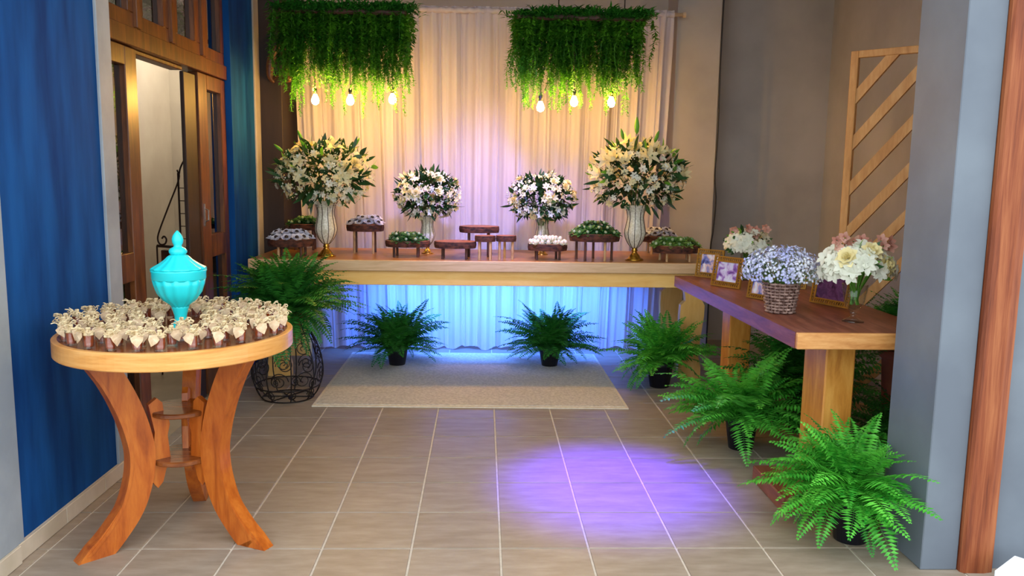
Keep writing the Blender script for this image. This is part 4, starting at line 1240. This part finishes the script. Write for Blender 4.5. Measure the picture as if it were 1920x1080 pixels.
glass_bouquet((1.59, 4.88, RZ), 0.17, 0.042, 0.13, 0.085, 0.215, 6, 'straight clear glass vase behind the two gold photo frames', 'small white and blush bunch behind the gold photo frames', False, 85, 4)

# ------------------------------------------------------------------ chevron screen
cp = thing('slatted_screen', 'pale wooden screen with diagonal slats standing behind the rustic table', 'screen', (2.11, 4.80, 0), math.atan2(-0.719, 0.695))
ZT, WD, TH = 2.13, 0.72, 0.03
MB().box(0, 0.044, -TH / 2, TH / 2, 0, ZT, 0.003).build('stile', M['slat_wood'], cp)
MB().box(WD - 0.044, WD, -TH / 2, TH / 2, 0, ZT, 0.003).build('stile', M['slat_wood'], cp)
MB().box(0.044, WD - 0.044, -TH / 2, TH / 2, ZT - 0.04, ZT, 0.003).build('rail', M['slat_wood'], cp)
MB().box(0.044, WD - 0.044, -TH / 2, TH / 2, 0.05, 0.09, 0.003).build('rail', M['slat_wood'], cp)
sl = 1.16; hwz = 0.027 * math.sqrt(1 + sl * sl)
for k in range(-4, 8):
    z0 = 1.875 - 0.262 * k      # centre height at the left stile
    # clip the strip to the opening (s from .044 to WD-.044, z from .09 to ZT-.04)
    poly = [(0.044, z0 - hwz), (WD - 0.044, z0 - hwz + sl * (WD - 0.088)), (WD - 0.044, z0 + hwz + sl * (WD - 0.088)), (0.044, z0 + hwz)]
    def clip(poly, f):
        out = []
        for i in range(len(poly)):
            a, b = poly[i], poly[(i + 1) % len(poly)]
            fa, fb = f(a), f(b)
            if fa >= 0: out.append(a)
            if fa * fb < 0:
                t_ = fa / (fa - fb); out.append((a[0] + t_ * (b[0] - a[0]), a[1] + t_ * (b[1] - a[1])))
        return out
    poly = clip(poly, lambda p: ZT - 0.04 - p[1])
    if len(poly) > 2: poly = clip(poly, lambda p: p[1] - 0.09)
    if len(poly) > 2:
        MB().prism(poly, -TH / 2 + 0.004, TH / 2 - 0.004, 'xz').build('slat', M['slat_wood'], cp)

# ------------------------------------------------------------------ small things
dw = thing('driftwood', 'dark twisted driftwood hanging on the brown column beside the left pendant', 'wall ornament', (-1.50, 6.20, 2.0))
MB().tube(smoothed([(0.055, -0.02, 0.33), (0.0, -0.01, 0.29), (-0.05, 0.0, 0.2), (-0.062, 0.0, 0.09), (-0.035, 0.0, 0.04)], 5), [0.008 + 0.022 * math.sin(math.pi * i / 20) for i in range(21)], 8).build('branch', M['driftwood'], dw, True)
MB().tube(smoothed([(0.05, -0.02, 0.30), (0.06, -0.05, 0.2), (0.078, -0.06, 0.11), (0.098, -0.07, 0.06), (0.06, -0.06, 0.055), (0.01, -0.03, 0.09), (-0.04, 0.0, 0.06)], 5), [0.006 + 0.012 * math.sin(math.pi * i / 30) for i in range(31)], 8).build('branch', M['driftwood'], dw, True)
MB().tube(smoothed([(0.055, -0.02, 0.33), (0.075, -0.03, 0.35), (0.09, -0.03, 0.345)], 4), [0.009 - 0.0008 * i for i in range(9)], 6).build('twig', M['driftwood'], dw, True)

tag(MB().tube(smoothed([(1.853, 6.575, 2.93), (1.848, 6.58, 2.3), (1.853, 6.575, 1.75), (1.846, 6.58, 1.42), (1.862, 6.57, 1.22), (1.853, 6.575, 0.98), (1.84, 6.58, 0.82), (1.845, 6.58, 0.4), (1.84, 6.57, 0.0)], 6), 0.006, 6).build('power_cable', M['black_cable'], None, True),
    'black cable running down the edge of the grey back column', 'cable')
tag(MB().tube([(1.0, 6.93, 0.46), (1.47, 6.93, 0.46)], 0.012, 6).build('conduit', M['black_plastic'], None, True), 'thin dark conduit low on the wall behind the curtain edge', 'pipe')
tag(MB().tube([(1.87, 6.98, 0.44), (2.85, 6.98, 0.43)], 0.014, 6).build('conduit', M['black_plastic'], None, True), 'thin dark conduit low on the wall under the rustic table', 'pipe')

# wrought-iron rack seen through the doorway
ir = thing('iron_rack', 'wrought-iron plant rack with scrolls seen through the open door', 'plant rack', (-2.08, 5.62, 0))
def it(name, pts, r=0.006, k=5):
    MB().tube(smoothed([(x + 2.08, y, z) for x, y, z in pts], k), r, 6).build(name, M['rust_iron'], ir, True)
it('arch', [(-2.036, 0, 1.36), (-2.02, 0, 1.42), (-1.985, 0, 1.48), (-1.94, 0, 1.515), (-1.88, 0, 1.52), (-1.82, 0, 1.48), (-1.79, 0, 1.40)])
it('slant_bar', [(-2.045, 0, 1.40), (-2.036, 0, 1.34), (-2.11, 0, 1.16), (-2.18, 0, 0.99), (-2.192, 0, 0.93), (-2.175, 0, 0.90), (-2.145, 0, 0.905), (-2.135, 0, 0.935), (-2.15, 0, 0.955), (-2.165, 0, 0.94)])
for x in (-2.04, -1.79):
    it('upright', [(x, 0, 0), (x, 0, 0.7), (x, 0, 1.38)], 0.007)
for k in range(4):
    x = -2.04 + 0.05 * (k + 1)
    it('wire', [(x, 0, 0.6), (x, 0, 0.9), (x, 0, 1.34)], 0.003)
for k in range(9):
    z = 0.6 + 0.085 * k
    it('wire', [(-2.04, 0, z), (-1.9, 0, z), (-1.79, 0, z)], 0.003)
it('foot_bar', [(-2.2, 0, 0.0), (-2.2, 0, 0.4), (-2.2, 0, 0.89)], 0.006)
it('tray_edge', [(-2.2, 0, 0.89), (-2.12, 0, 0.885), (-2.0, 0, 0.875), (-1.85, 0, 0.87)], 0.01)
MB().box(-0.10, 0.2, 0.01, 0.14, 0.76, 0.86, 0.004).build('tray_box', M['driftwood'], ir)
for x in (-0.09, 0.19):
    MB().tube([(x, 0.12, 0), (x, 0.12, 0.77)], 0.006, 6).build('upright', M['rust_iron'], ir)

bx = thing('white_carton', 'corner of a white carton standing on the floor at the lower right', 'box', (1.875, 2.60, 0), R(38))
MB().box(-0.09, 0.09, -0.07, 0.07, 0, 0.085, 0.003).build('carton', M['white_box'], bx)
MB().box(-0.092, 0.092, -0.072, 0.0, 0.085, 0.088).build('flap', M['white_box'], bx)
